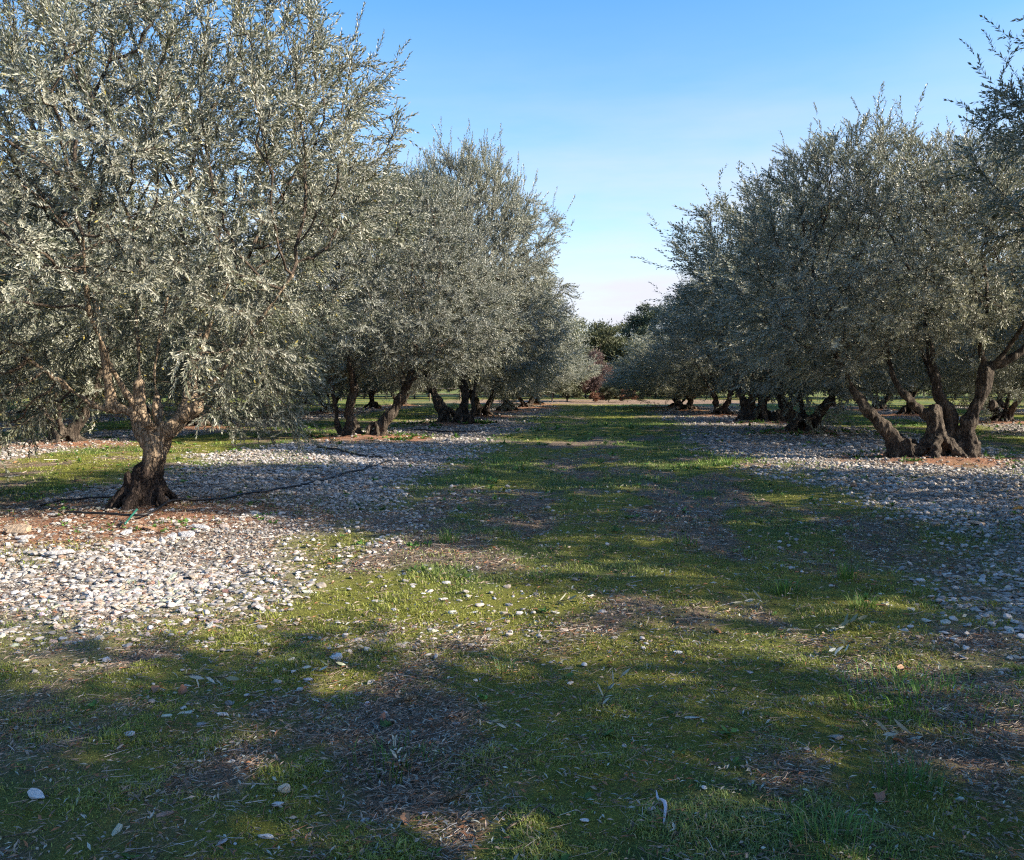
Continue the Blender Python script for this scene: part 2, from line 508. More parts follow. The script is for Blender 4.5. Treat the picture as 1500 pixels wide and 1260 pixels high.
    for k, (tv, tf, st) in enumerate(T):
        s = which == k; c = s.sum()
        if not c: continue
        v = np.einsum('nij,vj->nvi', RM[s], tv) * sc[s][:, None, None] + pos[s][:, None]
        LV.append(v.reshape(-1, 3)); LF.append((np.arange(c)[:, None, None] * len(tv) + tf[None]).reshape(-1, 3) + o); o += c * len(tv)
        if fine:
            sv = np.einsum('nij,vj->nvi', RM[s], st) * sc[s][:, None, None] + pos[s][:, None]
            off = np.array([[1, 0, 0], [-.5, .8, 0], [-.5, -.8, .3]]) * .0019 * (leaf_len / .062)
            VV = (sv[:, :, None, :] + off[None, None]).reshape(-1, 3)
            ii = np.arange(3); q = np.concatenate([np.stack([ii + 3 * j, (ii + 1) % 3 + 3 * j, (ii + 1) % 3 + 3 * j + 3, ii + 3 * j + 3], 1) for j in range(3)])
            bparts.append((VV, (np.arange(c)[:, None, None] * 12 + q[None]).reshape(-1, 4), []))
    VB, FB = join(bparts)
    branch = mesh_np(name + '_branches', VB, FB, M_BRANCH, True)
    leaf = mesh_np(name + '_leaves', np.concatenate(LV), np.concatenate(LF), leafmat or M_LEAF)
    print(name, 'nodes', n, 'shoots', m, 'tris', len(leaf.polygons), 'top', round(float(zhi), 2))
    return trunk, branch, leaf

def roots(rs, cx, cy, r, n=7, reach=1.9):
    out = []
    a0 = rs.uniform(0, 6)
    for k in range(n):
        a = a0 + k * 6.283 / n + rs.uniform(-.3, .3); l = r * reach * rs.uniform(.8, 1.2)
        ca, sa = math.cos(a), math.sin(a)
        out.append(([(cx + ca * r * .45, cy + sa * r * .45, .42), (cx + ca * r * .85, cy + sa * r * .85, .18), (cx + ca * r * 1.25, cy + sa * r * 1.25, .05), (cx + ca * l, cy + sa * l, -.12)],
                    [r * .34, r * .34, r * .26, r * .14]))
    return out

def skirt(z_in, z_out, r_out, cx=0, cy=0):
    return lambda p: z_in + (z_out - z_in) * np.clip(np.hypot(p[:, 0] - cx, p[:, 1] - cy) / r_out, 0, 1) + .5 * (noise3(p * .9 + 3, 4) - .5)

rs0 = np.random.RandomState(5)
# near left tree: a bowl-shaped fork on a dark flared trunk
stems_a = [([(-.04, 0, -.1), (-.04, 0, .12), (.0, 0, .32), (.07, 0, .55), (.14, 0, .74), (.18, 0, .88)], [.40, .33, .25, .225, .27, .26]),
           ([(.12, 0, .72), (-.04, .0, .86), (-.1, 0, 1.05), (-.08, .02, 1.3), (-.06, .03, 1.5)], [.21, .205, .165, .145, .125]),
           ([(-.08, .02, 1.3), (-.1, .1, 1.7), (-.25, .3, 2.2), (-.3, .5, 2.8)], [.08, .06, .05, .035]),
           ([(-.1, 0, 1.08), (-.25, -.03, 1.18), (-.36, -.05, 1.2), (-.40, -.05, 1.4), (-.47, -.03, 1.8), (-.62, .1, 2.4), (-.8, .2, 3.0)], [.11, .105, .11, .09, .075, .055, .035]),
           ([(-.3, -.05, 1.17), (-.55, -.1, 1.22), (-.9, -.25, 1.5), (-1.5, -.4, 2.0)], [.07, .055, .045, .03]),
           ([(.14, .1, .85), (.08, .13, 1.12), (.06, .16, 1.6), (.1, .3, 2.3), (.3, .4, 3.1)], [.10, .065, .06, .05, .035]),
           ([(.16, 0, .82), (.38, 0, .98), (.56, 0, 1.16), (.66, 0, 1.26)], [.21, .17, .165, .15]),
           ([(.62, 0, 1.2), (.56, .1, 1.5), (.7, .2, 2.1), (1.0, .3, 2.8)], [.085, .06, .05, .035]),
           ([(.64, 0, 1.22), (.95, -.25, 1.5), (1.5, -.5, 2.0), (2.0, -.6, 2.6)], [.07, .055, .045, .03]),
           ([(.16, .12, .85), (.15, .6, 1.2), (.1, 1.1, 1.9), (.0, 1.6, 2.7)], [.12, .08, .055, .035]),
           ([(.12, -.1, .95), (-.02, -.5, 1.5), (.0, -1.0, 2.2), (.2, -1.4, 2.9)], [.08, .055, .045, .03])] + roots(rs0, -.04, 0, .31, 7, 1.6)
lobes_a = [(-.3, 0, 3.3, 3.0, 3.0, 2.2, 8), (-1.6, -.2, 4.9, 2.2, 2.2, 1.7, 4), (1.5, 0, 4.3, 1.4, 1.8, 1.5, 2.2), (1.5, .1, 5.3, .5, .6, .9, .7),
           (-2.3, -.7, 1.7, 1.6, 1.8, 1.5, 2.8), (1.05, .3, 1.7, 1.0, 1.6, 1.0, 1.6), (2.1, 0, 4.5, .7, .7, .6, .5)]
T_A = tree_meshes('olive_a', 11, stems_a, lobes_a, skirt(1.55, .42, 2.3), n_attr=9000, dk=.2, step=.15, per_node=4, rich=False, pairs=10, shoot_len=.23,
                  leaf_len=.060, leaf_w=.0150, bark=M_BARK_NEAR, gap=.30, slim=.62, keepout=lambda p: (p[:, 2] < 2.05 + .3 * (noise3(p * 2.5 + 9, 8) - .5)) & (np.abs(p[:, 0] - .08) < .95) & (p[:, 1] < .7))

# right tree: four gnarled stems from one stool
stems_b = [([(-.55, 0, -.1), (-.58, 0, .12), (-.75, 0, .38), (-1.05, 0, .75), (-1.35, -.02, 1.12), (-1.6, .0, 1.6), (-1.9, .1, 2.3), (-2.2, .2, 3.0)], [.44, .38, .22, .165, .135, .1, .07, .045]),
           ([(-.02, 0, -.1), (0, 0, .3), (-.02, 0, .7), (-.03, 0, .92), (0, .03, 1.06), (.02, .04, 1.12)], [.38, .29, .25, .21, .16, .10]),
           ([(-.1, 0, .85), (-.35, 0, 1.08), (-.55, 0, 1.3), (-.75, .1, 1.7), (-.9, .2, 2.5)], [.17, .14, .11, .075, .05]),
           ([(.3, .1, -.1), (.28, .1, .4), (.3, .1, .85), (.12, .1, 1.25), (.0, .1, 1.75), (-.1, .3, 2.6), (-.1, .4, 3.4)], [.3, .2, .17, .15, .11, .08, .05]),
           ([(.5, -.05, -.1), (.56, -.05, .3), (.56, 0, .7), (.74, 0, 1.2), (.86, 0, 1.75), (.9, 0, 1.9)], [.34, .26, .2, .18, .19, .16]),
           ([(.88, 0, 1.85), (1.15, -.05, 1.98), (1.45, -.1, 2.2), (1.8, -.1, 2.6), (2.2, 0, 3.2)], [.14, .12, .1, .07, .045]),
           ([(.86, 0, 1.85), (.75, -.05, 2.3), (.9, .1, 3.0), (.9, .2, 3.8)], [.11, .085, .06, .04]),
           ([(1.0, -.05, 1.9), (1.2, -.3, 2.4), (1.3, -.8, 3.0)], [.09, .06, .04]),
           ([(.3, .2, .7), (.3, .7, 1.3), (.2, 1.3, 2.2)], [.13, .09, .05]),
           ([(.93, -.02, 1.0), (1.0, -.02, 1.1), (.98, -.02, 1.2)], [.08, .12, .05])] \
    + roots(rs0, -.55, 0, .3, 4, 1.4) + roots(rs0, .5, 0, .27, 4, 1.4) + roots(rs0, 0, 0, .4, 5, 1.5)
lobes_b = [(-.9, 0, 4.1, 2.5, 2.7, 2.1, 8), (-1.5, 0, 5.5, 1.6, 1.7, 1.0, 3), (.7, .2, 5.3, 1.3, 1.6, 1.1, 2.5), (-2.3, -.2, 3.0, 1.5, 1.8, 1.4, 2.2),
           (1.5, -.1, 3.9, 1.3, 1.6, 1.3, 2.0), (-2.8, 0, 4.6, .9, 1.0, 1.0, 1.0)]
T_B = tree_meshes('olive_b', 23, stems_b, lobes_b, skirt(1.9, 1.0, 2.6, -.6), n_attr=8500, dk=.2, step=.16, per_node=4, pairs=9, shoot_len=.26,
                  leaf_len=.070, leaf_w=.0185, gap=.33, slim=.72)

# second left tree: an upright stem, a thin one and a leaning one
stems_c = [([(-.45, 0, -.1), (-.45, 0, .3), (-.5, 0, .7), (-.42, 0, 1.2), (-.5, .1, 1.9), (-.7, .2, 2.8), (-.9, .2, 3.8)], [.36, .24, .21, .2, .13, .08, .05]),
           ([(-.72, .05, -.1), (-.85, .05, .35), (-.9, .05, .8), (-1.0, 0, 1.3), (-1.3, 0, 2.2)], [.16, .1, .09, .08, .05]),
           ([(.2, 0, -.1), (.35, 0, .25), (.62, 0, .65), (.95, 0, 1.15), (1.15, 0, 1.6), (1.3, .1, 2.4), (1.7, .2, 3.6)], [.34, .25, .22, .2, .16, .1, .05]),
           ([(1.0, 0, 1.25), (1.5, -.2, 1.8), (2.2, -.3, 2.6)], [.12, .08, .045]),
           ([(-.42, 0, 1.2), (-.3, -.5, 1.7), (-.3, -1.1, 2.5)], [.12, .08, .045]),
           ([(.95, 0, 1.15), (.8, .6, 1.8), (.6, 1.2, 2.7)], [.12, .08, .045])] \
    + roots(rs0, -.45, 0, .26, 6, 1.7) + roots(rs0, .2, 0, .26, 5, 1.6)
lobes_c = [(0, 0, 3.9, 3.3, 3.2, 2.5, 8), (-.7, 0, 5.9, 1.7, 1.7, 1.3, 2.4), (1.5, .1, 5.6, 1.5, 1.6, 1.3, 2.2), (2.3, 0, 3.0, 1.7, 1.9, 1.5, 2.2),
           (-2.2, -.2, 2.7, 1.7, 1.9, 1.5, 2.2)]
T_C = tree_meshes('olive_c', 37, stems_c, lobes_c, skirt(1.6, .8, 2.6), n_attr=8500, dk=.2, step=.16, per_node=4, pairs=9, shoot_len=.27,
                  leaf_len=.075, leaf_w=.020, gap=.33, slim=.64)

# two-stemmed V tree used further down the rows
stems_d = [([(-.15, 0, -.1), (-.2, 0, .3), (-.45, 0, .8), (-.7, 0, 1.3), (-1.0, .1, 2.2), (-1.3, .2, 3.3)], [.34, .24, .19, .17, .11, .06]),
           ([(.2, .05, -.1), (.25, .05, .35), (.5, 0, .9), (.62, 0, 1.4), (.9, -.1, 2.3), (1.2, -.1, 3.4)], [.3, .2, .17, .15, .1, .05]),
           ([(.0, .1, .2), (.0, .4, .8), (-.1, .9, 1.6), (0, 1.4, 2.6)], [.2, .12, .09, .05]),
           ([(-.5, 0, .95), (-.6, -.5, 1.6), (-.5, -1.1, 2.4)], [.12, .08, .05])] + roots(rs0, 0, 0, .34, 8, 1.7)
lobes_d = [(0, 0, 3.6, 3.1, 3.1, 2.4, 8), (-.9, .2, 5.3, 1.7, 1.7, 1.4, 2.4), (1.3, -.2, 5.0, 1.6, 1.6, 1.4, 2.2), (0, -2.0, 2.6, 2.2, 1.4, 1.6, 2.0)]
T_D = tree_meshes('olive_d', 51, stems_d, lobes_d, skirt(1.3, .55, 2.4), n_attr=5200, step=.19, dk=.25, per_node=4, pairs=7, shoot_len=.34,
                  leaf_len=.105, leaf_w=.030, voxel=.03, gap=.3, fine=False, slim=.6)
stems_e = [([(0, 0, -.1), (.02, 0, .3), (.1, 0, .7), (.02, 0, 1.1), (-.3, 0, 1.7), (-.7, 0, 2.8)], [.4, .27, .23, .22, .12, .06]),
           ([(.05, 0, .95), (.4, .05, 1.4), (.8, .1, 2.2), (1.1, .1, 3.2)], [.18, .13, .09, .05]),
           ([(.1, .1, .8), (.1, .6, 1.5), (.2, 1.1, 2.5)], [.15, .1, .05]), ([(.05, -.1, .8), (.1, -.6, 1.5), (0, -1.1, 2.4)], [.14, .09, .05])] + roots(rs0, 0, 0, .36, 8, 1.7)
lobes_e = [(0, 0, 3.3, 3.2, 3.0, 2.3, 8), (.8, .1, 5.0, 1.6, 1.6, 1.4, 2.4), (-1.4, -.2, 4.4, 1.6, 1.6, 1.4, 2.2)]
T_E = tree_meshes('olive_e', 67, stems_e, lobes_e, skirt(1.2, .5, 2.4), n_attr=3800, step=.21, dk=.28, per_node=4, pairs=6, shoot_len=.38,
                  leaf_len=.13, leaf_w=.038, voxel=.035, gap=.28, fine=False, slim=.62)

# places: x, y, meshes, turn, scale (xy, z), label
TREES = [
    (-5.25, 9.3, T_A, 0, 1, 1, 'large silvery olive tree with dark flared trunk and tan limbs, closest on the left'),
    (-6.25, 22.2, T_C, 0, 1.0, .98, 'olive tree with one upright and one leaning trunk, behind the nearest left tree'),
    (-5.35, 29.8, T_C, 2.6, 1.15, 1.30, 'tall olive tree on a red earth mound, third along the left row'),
    (-5.25, 36.6, T_D, .7, 1.12, 1.0, 'olive tree fourth along the left row, past the red earth mound'),
    (-4.9, 43, T_E, 2.2, 1.2, 1.0, 'olive tree fifth along the left row, small in the distance'),
    (-4.5, 49.5, T_D, 3.9, 1.15, .7, 'olive tree sixth along the left row, second before the lane ends'),
    (-4.4, 56, T_E, 5.1, 1.2, .62, 'last olive tree of the left row where the lane opens onto tan earth'),
    (6.35, 17.2, T_B, 0, 1.03, .94, 'dark olive tree with four gnarled stems on brown mulch, beside the right stones'),
    (5.9, 26, T_D, 0, 1.4, 1.06, 'olive tree with a low V of two trunks behind the four-stemmed tree'),
    (5.9, 33, T_B, 2.9, 1.1, .95, 'shaded olive tree third along the right side of the lane'),
    (5.3, 39.5, T_D, 2.1, 1.1, .96, 'pale topped olive tree fourth along the right side of the lane'),
    (4.4, 45.5, T_E, .4, 1.15, .68, 'rounded dark olive tree fifth along the right side of the lane'),
    (4.3, 51.5, T_D, 4.4, 1.2, .56, 'last olive tree on the right where the lane opens'),
    (8.15, 10.3, T_C, 4.4, 1.1, 1.08, 'dark olive tree cut off by the right edge of the photo'),
    (7.4, .3, T_E, 3.3, 1.0, .97, 'olive tree just right of the camera, outside the frame'),
    (7.2, -8.2, T_D, 1.3, 1.0, .95, 'olive tree farthest behind the camera on the right'),
]
ROWS_L = [(-13.2, 'second row left of the lane'), (-20.6, 'third row left of the lane'), (-28, 'fourth row left of the lane'), (-35.5, 'fifth row left of the lane')]
ROWS_R = [(14.2, 'second row right of the lane'), (21.6, 'third row right of the lane'), (29, 'fourth row right of the lane')]
CNT = ['outermost', 'second', 'third', 'fourth', 'fifth', 'sixth', 'seventh', 'eighth', 'ninth', 'tenth', 'eleventh', 'twelfth', 'thirteenth', 'fourteenth']
rt = np.random.RandomState(77)
ORD = ['nearest', 'second', 'third', 'fourth', 'fifth', 'sixth', 'seventh', 'eighth', 'ninth', 'tenth']
for rows, sgn in ((ROWS_L, -1), (ROWS_R, 1)):
    for k, (X, txt) in enumerate(rows):
        ys = np.arange(12.5 + (k % 2) * 2.5, 60, 7.0)
        cnt = 0
        for y in ys:
            vis = (X > -.80 * y - 4) if sgn < 0 else (X < .56 * y + 4)
            if not vis: continue
            x = X + rt.uniform(-.5, .5); yy = y + rt.uniform(-.7, .7)
            base = T_D if (cnt + k) % 2 == 0 else T_E
            if y < 24: base = T_C if cnt % 2 == 0 else T_D
            TREES.append((x, yy, base, rt.uniform(0, 6.28), rt.uniform(.95, 1.15), rt.uniform(.85, 1.05), '%s olive tree of the %s' % (ORD[cnt].capitalize() if cnt else 'Nearest', txt)))
            cnt += 1
for (x, y) in ((14.0, 5.0), (14.3, -2.5)):
    TREES.append((x, y, T_E, x + y, 1.1, 1.0, 'olive tree outside the frame on the right, %s the camera' % ('ahead of' if y > 0 else 'behind')))

TB = np.array([(t[0], t[1]) for t in TREES])

# ------------------------------------------------------------------ ground fields
def row_mask(x, y):
    """0..1: stony band along each tree row"""
    wob = (fbm2(x * .35, y * .22, 3, 3) - .5) * 2.2 + (fbm2(x * 1.6, y * 1.3, 8, 3) - .5) * 1.3
    m = np.zeros_like(x)
    for c, h, s in ((-4.95, 2.2, 1.0), (5.6, 2.6, 1.0), (-13.2, 1.7, .8), (-20.6, 1.7, .8), (-28, 1.7, .8), (14.2, 1.7, .8), (21.6, 1.7, .8)):
        m = np.maximum(m, 1 - sstep(h - s, h + s, np.abs(x - c) + wob))
    near = 1 - sstep(3.6, 5.6, y + (fbm2(x, y, 5, 2) - .5) * 1.2 + x * .12 * (x < 0))
    m = m * (1 - near * .85)
    return m * (1 - sstep(52, 58, y)) * (.62 + .38 * sstep(.33, .5, fbm2(x * .8 + 3, y * .6, 6, 4)))

def mound(x, y):
    m = np.zeros_like(x); f = np.zeros_like(x)
    for tx, ty in TB:
        if ty > 62: continue
        d = np.hypot(x - tx, (y - ty))
        m = np.maximum(m, np.exp(-(d / 1.0) ** 2)); f = np.maximum(f, 1 - sstep(.8, 1.9 + .5 * (ty == 9.3), np.hypot((x - tx) * .8, y - ty + .35 * (ty == 9.3)) + (fbm2(x * 2, y * 2, 12, 3) - .5) * 1.3))
    return m, f

def height(x, y):
    x = np.asarray(x, float); y = np.asarray(y, float)
    m, _ = mound(x, y)
    h = .10 * (fbm2(x * .25, y * .25, 21, 3) - .5) + .10 * m
    h += .045 * (fbm2(x * 1.1, y * 1.1, 31, 3) - .5) + .055 * (fbm2(x * 4.5, y * 4.5, 33, 3) - .5)
    # two shallow wheel ruts down the lane
    for c in (-.6, 1.1): h -= .025 * np.exp(-((x - c) / .3) ** 2) * (y < 60)
    return h

def fields(x, y):
    stony = row_mask(x, y)
    _, red = mound(x, y)
    moss = sstep(.40 - .05 * (1 - sstep(4, 8, y)), .60, fbm2(x * .75 + 5, y * .55, 41, 4)) * .9
    dry = sstep(.51 - .07 * (1 - sstep(5, 8, y)), .67 - .05 * (1 - sstep(5, 8, y)), fbm2(x * 1.15, y * .7 + 9, 51, 5, .6)) * (1 - sstep(30, 45, y) * .5)
    lush = sstep(.45, .7, fbm2(x * .45 + 30, y * .3, 61, 3)) * .7 + .3 * sstep(1.0, 3.0, x) * (1 - sstep(5, 8, y)) + .6 * sstep(18, 30, y)
    return stony, red, moss, dry, np.clip(lush, 0, 1)

def ground_color(x, y):
    st, red, moss, dry, lush = fields(x, y)
    g = np.array([.088, .120, .036]); gl = np.array([.085, .145, .030]); ms = np.array([.185, .185, .034])
    dr = np.array([.21, .155, .12]); rd = np.array([.33, .145, .075]); sn = np.array([.33, .285, .25]); tan = np.array([.26, .18, .12])
    mixv = lambda a, b, t: a * (1 - t[:, None]) + b * t[:, None]
    c = mixv(np.tile(g, (len(x), 1)), gl, lush)
    c = mixv(c, ms, moss); c = mixv(c, dr, dry * .9)
    c = mixv(c, sn, st * .92); c = mixv(c, rd, red * (.55 + .45 * fbm2(x * 3, y * 3, 71, 3)))
    far = sstep(58, 60, y + (fbm2(x * .4, y * .4, 81, 2) - .5) * 3) * (1 - sstep(72, 76, y)) * (1 - sstep(9, 16, np.abs(x)))
    c = mixv(c, tan, far)
    c *= (.78 + .44 * fbm2(x * 7, y * 7, 91, 3))[:, None]
    return c, st * (1 - red)

def axis(lo, hi, c, s0, grow, smax):
    out = [c]
    s = s0; v = c
    while v < hi:
        v += s; out.append(v); s = min(s * grow, smax) if v > c + 5 * (s0 < 1) else s
    neg = []; s = s0; v = c
    while v > lo:
        v -= s; neg.append(v); s = min(s * grow, smax) if v < c - 5 * (s0 < 1) else s
    return np.array(neg[::-1] + out)

xs = axis(-1500, 1500, 0, .055, 1.018, 60)
ys_ = [-40, -25, -15, -8, -4, -2, -1, 0, .5, 1, 1.4]; v = 1.4; s = .05
while v < 2500:
    v += s; ys_.append(v); s = s * 1.0 if v < 5 else min(s * 1.012, 80)
ys_ = np.array(ys_)
GX, GY = np.meshgrid(xs, ys_); gx = GX.ravel(); gy = GY.ravel()
gz = height(gx, gy) * (1 - sstep(100, 200, np.hypot(gx, gy)))
gc, gst = ground_color(gx, gy)
nx, ny = len(xs), len(ys_)
ii = np.arange(nx * ny).reshape(ny, nx)
gf = np.stack([ii[:-1, :-1], ii[:-1, 1:], ii[1:, 1:], ii[1:, :-1]], 2).reshape(-1, 4)

def ground_material():
    m, nt, P, out = new_mat('orchard_ground')
    at = N(nt, 'ShaderNodeAttribute', attribute_name='tint'); st = N(nt, 'ShaderNodeAttribute', attribute_name='stony')
    co = N(nt, 'ShaderNodeTexCoord')
    n1 = N(nt, 'ShaderNodeTexNoise', i_Scale=70.0, i_Detail=8.0, i_Roughness=.75)
    n2 = N(nt, 'ShaderNodeTexNoise', i_Scale=9.0, i_Detail=5.0, i_Roughness=.6)
    v1 = N(nt, 'ShaderNodeTexVoronoi', i_Scale=42.0); v2 = N(nt, 'ShaderNodeTexVoronoi', i_Scale=42.0, feature='DISTANCE_TO_EDGE')
    for n in (n1, n2, v1, v2): nt.links.new(co.outputs['Object'], n.inputs['Vector'])
    hv = N(nt, 'ShaderNodeHueSaturation'); nt.links.new(rng_map(nt, n1.outputs[0],   .32, .68, .35, 1.6), hv.inputs['Value']); nt.links.new(at.outputs['Color'], hv.inputs['Color'])
    c = mixc(nt, rng_map(nt, n2.outputs[0], .5, .75, 0, .35), hv.outputs[0], (.11, .085, .06))
    sc = N(nt, 'ShaderNodeSeparateColor'); nt.links.new(v1.outputs['Color'], sc.inputs[0])
    peb = mixc(nt, sc.outputs[0], (.32, .285, .26), (.54, .50, .46))
    edge = rng_map(nt, v2.outputs['Distance'], .02, .16)
    peb = mixc(nt, edge, (.19, .155, .13), peb)
    sm_ = rng_map(nt, st.outputs['Fac'], .45, .8)
    c = mixc(nt, sm_, c, peb)
    nt.links.new(c, P.inputs['Base Color']); P.inputs['Roughness'].default_value = .95; P.inputs['Specular IOR Level'].default_value = .15
    e2 = N(nt, 'ShaderNodeMath', operation='MULTIPLY'); nt.links.new(edge, e2.inputs[0]); nt.links.new(sm_, e2.inputs[1])
    hh = N(nt, 'ShaderNodeMath', operation='ADD'); nt.links.new(e2.outputs[0], hh.inputs[0]); nt.links.new(n1.outputs[0], hh.inputs[1])
    bp = N(nt, 'ShaderNodeBump', i_Strength=1.0, i_Distance=.03); nt.links.new(hh.outputs[0], bp.inputs['Height']); nt.links.new(bp.outputs[0], P.inputs['Normal'])
    return m
g = link('ground', mesh_np('ground', np.stack([gx, gy, gz], 1), gf, ground_material(), True, gc, {'stony': gst}))
tag(g, kind='structure')

# ------------------------------------------------------------------ place the trees
for (x, y, T, rz, s, sz, lab) in TREES:
    z0 = float(height(np.array([x]), np.array([y]))[0]) - .06
    t = thing('olive_tree', lab, 'olive tree', (x, y, z0), rz, 'olive trees planted in rows')
    t.scale = (s, s, sz)
    link('trunk', T[0], t); cr_ = link('crown', T[2], t); link('branches', T[1], cr_)

# ------------------------------------------------------------------ view test used only to thin detail far away and outside any view
yaw = R(6.16)
def in_wedge(x, y, margin=1.5):
    f = y * math.cos(yaw) - x * math.sin(yaw); r = x * math.cos(yaw) + y * math.sin(yaw)
    return (f > 2.0) & (np.abs(r) < f * .60 + margin)

def scatter(rs, n, y0, y1, k=1.0):
    """even random ground points between two distances within the wide view"""
    y = np.sqrt(rs.uniform(y0 ** 2, y1 ** 2, n)); u = rs.uniform(-.78, .62, n)
    x = u * y + rs.uniform(-1.5, 1.5, n)
    return x, y

# ------------------------------------------------------------------ stones
def ico(sub):
    import bmesh
    bm = bmesh.new(); bmesh.ops.create_icosphere(bm, subdivisions=sub, radius=1.0)
    v = np.array([p.co[:] for p in bm.verts]); f = np.array([[q.index for q in p.verts] for p in bm.faces]); bm.free()
    return v, f
def rock_shape(rs, sub, seed):
    v, f = ico(sub)
    d = norm(v)
    r = np.ones(len(v))
    for k in range(10):                                  # a few flat facets
        n = norm(rs.normal(0, 1, 3)); c = rs.uniform(.45, .82)
        dot = d @ n; r = np.where(dot * r > c, c / np.maximum(dot, 1e-3), r)
    v = d * r[:, None] * (1 + .14 * (noise3(d * 2.2 + 20, seed) - .5))[:, None]
    return v * np.array([1, rs.uniform(.6, .85), rs.uniform(.32, .55)]), f
rr = np.random.RandomState(3)
ROCK3 = [rock_shape(rr, 3, 100 + k) for k in range(8)]
ROCK2 = [rock_shape(rr, 2, 200 + k) for k in range(8)]
ROCK1 = [rock_shape(rr, 1, 300 + k) for k in range(6)]

def stone_material(name, use_tint, base=(.55, .51, .47)):
    m, nt, P, out = new_mat(name)
    co = N(nt, 'ShaderNodeTexCoord')
    n1 = N(nt, 'ShaderNodeTexNoise', i_Scale=(40.0 if use_tint else 3.0), i_Detail=6.0, i_Roughness=.6)
    nt.links.new(co.outputs['Object'], n1.inputs['Vector'])
    if use_tint:
        at = N(nt, 'ShaderNodeAttribute', attribute_name='tint'); src = at.outputs['Color']
    else:
        oi = N(nt, 'ShaderNodeObjectInfo'); src = oi.outputs['Color']
    hv = N(nt, 'ShaderNodeHueSaturation'); nt.links.new(rng_map(nt, n1.outputs[0], .3, .7, .72, 1.12), hv.inputs['Value']); nt.links.new(src, hv.inputs['Color'])
    nt.links.new(hv.outputs[0], P.inputs['Base Color']); P.inputs['Roughness'].default_value = .85; P.inputs['Specular IOR Level'].default_value = .25
    bp = N(nt, 'ShaderNodeBump', i_Strength=.5, i_Distance=(.006 if use_tint else .1)); nt.links.new(n1.outputs[0], bp.inputs['Height']); nt.links.new(bp.outputs[0], P.inputs['Normal'])
    return m
M_STONES = stone_material('limestone_mass', True); M_STONE = stone_material('limestone', False)

def stone_color(rs, n):
    c = np.array([.48, .45, .42])[None] * rs.uniform(.42, 1.15, (n, 1)) * (1 + np.array([1.0, 0.1, -1.0]) * rs.normal(0, .035, (n, 1)))
    w = rs.rand(n)
    c[w < .12] *= np.array([.95, .87, .76]); c[w > .97] = np.array([.36, .25, .18]) * rs.uniform(.7, 1.1, (int((w > .97).sum()), 1))
    return np.clip(c, .05, .8)

def rot_z(a):
    z = np.zeros_like(a); o = np.ones_like(a)
    return np.stack([np.stack([np.cos(a), -np.sin(a), z], 1), np.stack([np.sin(a), np.cos(a), z], 1), np.stack([z, z, o], 1)], 1)
def rot_x(a):
    z = np.zeros_like(a); o = np.ones_like(a)
    return np.stack([np.stack([o, z, z], 1), np.stack([z, np.cos(a), -np.sin(a)], 1), np.stack([z, np.sin(a), np.cos(a)], 1)], 1)

rk = np.random.RandomState(9)
cand = []
for (n, y0, y1, smin, smax) in ((20000, 1.8, 5, .005, .028), (170000, 4.5, 11, .008, .040), (150000, 10, 20, .014, .054), (50000, 18, 38, .03, .078), (9000, 36, 54, .06, .12)):
    x, y = scatter(rk, n, y0, y1)
    st, red, moss, dry, lush = fields(x, y)
    p = np.clip(st * 1.15 - .08, 0, 1) * (1 - red * .86) * (.5 + .5 * sstep(.36, .58, fbm2(x * 1.3, y * 1.0, 145, 4)))
    p = np.maximum(p, .024 * (y < 12) * (.3 + sstep(.5, .62, fbm2(x * 1.1, y * 1.1, 140, 3))) * np.where(x < -.4, 1 + 2.0 * (y < 6), .45))
    k = (rk.rand(n) < p) & in_wedge(x, y, 2.5)
    x, y, st = x[k], y[k], st[k]
    s = smin * .7 + (smax * 1.15 - smin * .7) * rk.rand(len(x)) ** 3.8
    s *= 1 + .9 * (fbm2(x * .9, y * .9, 150, 2) - .4) * st
    cand.append(np.stack([x, y, s], 1))
S = np.concatenate(cand)
near_rank = S[:, 2] / np.hypot(S[:, 0], S[:, 1])
order = np.argsort(-near_rank)
IND = 255
ind, rest = S[order[:IND]], S[order[IND:]]
h = height(rest[:, 0], rest[:, 1]); dist = np.hypot(rest[:, 0], rest[:, 1])
VS = []; FS = []; CS = []; o = 0
for lo, hi, shapes in ((0, 7.5, ROCK2), (7.5, 999, ROCK1)):
    for k, (rv, rf) in enumerate(shapes):
        m = (dist >= lo) & (dist < hi) & (np.arange(len(rest)) % len(shapes) == k); c = int(m.sum())
        if not c: continue
        RM = np.einsum('nij,njk->nik', rot_z(rk.uniform(0, 6.28, c)), rot_x(rk.normal(0, .3, c)))
        v = np.einsum('nij,vj->nvi', RM, rv) * rest[m, 2][:, None, None] + np.stack([rest[m, 0], rest[m, 1], h[m] + rest[m, 2] * rk.uniform(.05, .4, c)], 1)[:, None]
        VS.append(v.reshape(-1, 3)); FS.append((np.arange(c)[:, None, None] * len(rv) + rf[None]).reshape(-1, 3) + o); o += c * len(rv)
        CS.append(np.repeat(stone_color(rk, c), len(rv), 0))
sm_ = link('stone_litter', mesh_np('stones', np.concatenate(VS), np.concatenate(FS), M_STONES, False, np.concatenate(CS)))
tag(sm_, 'thousands of small pale limestone pieces spread in bands along the tree rows', 'stones', kind='stuff')
print('stones', len(rest))
ROCKME = [mesh_np('stone', v, f, M_STONE, False) for v, f in ROCK3]

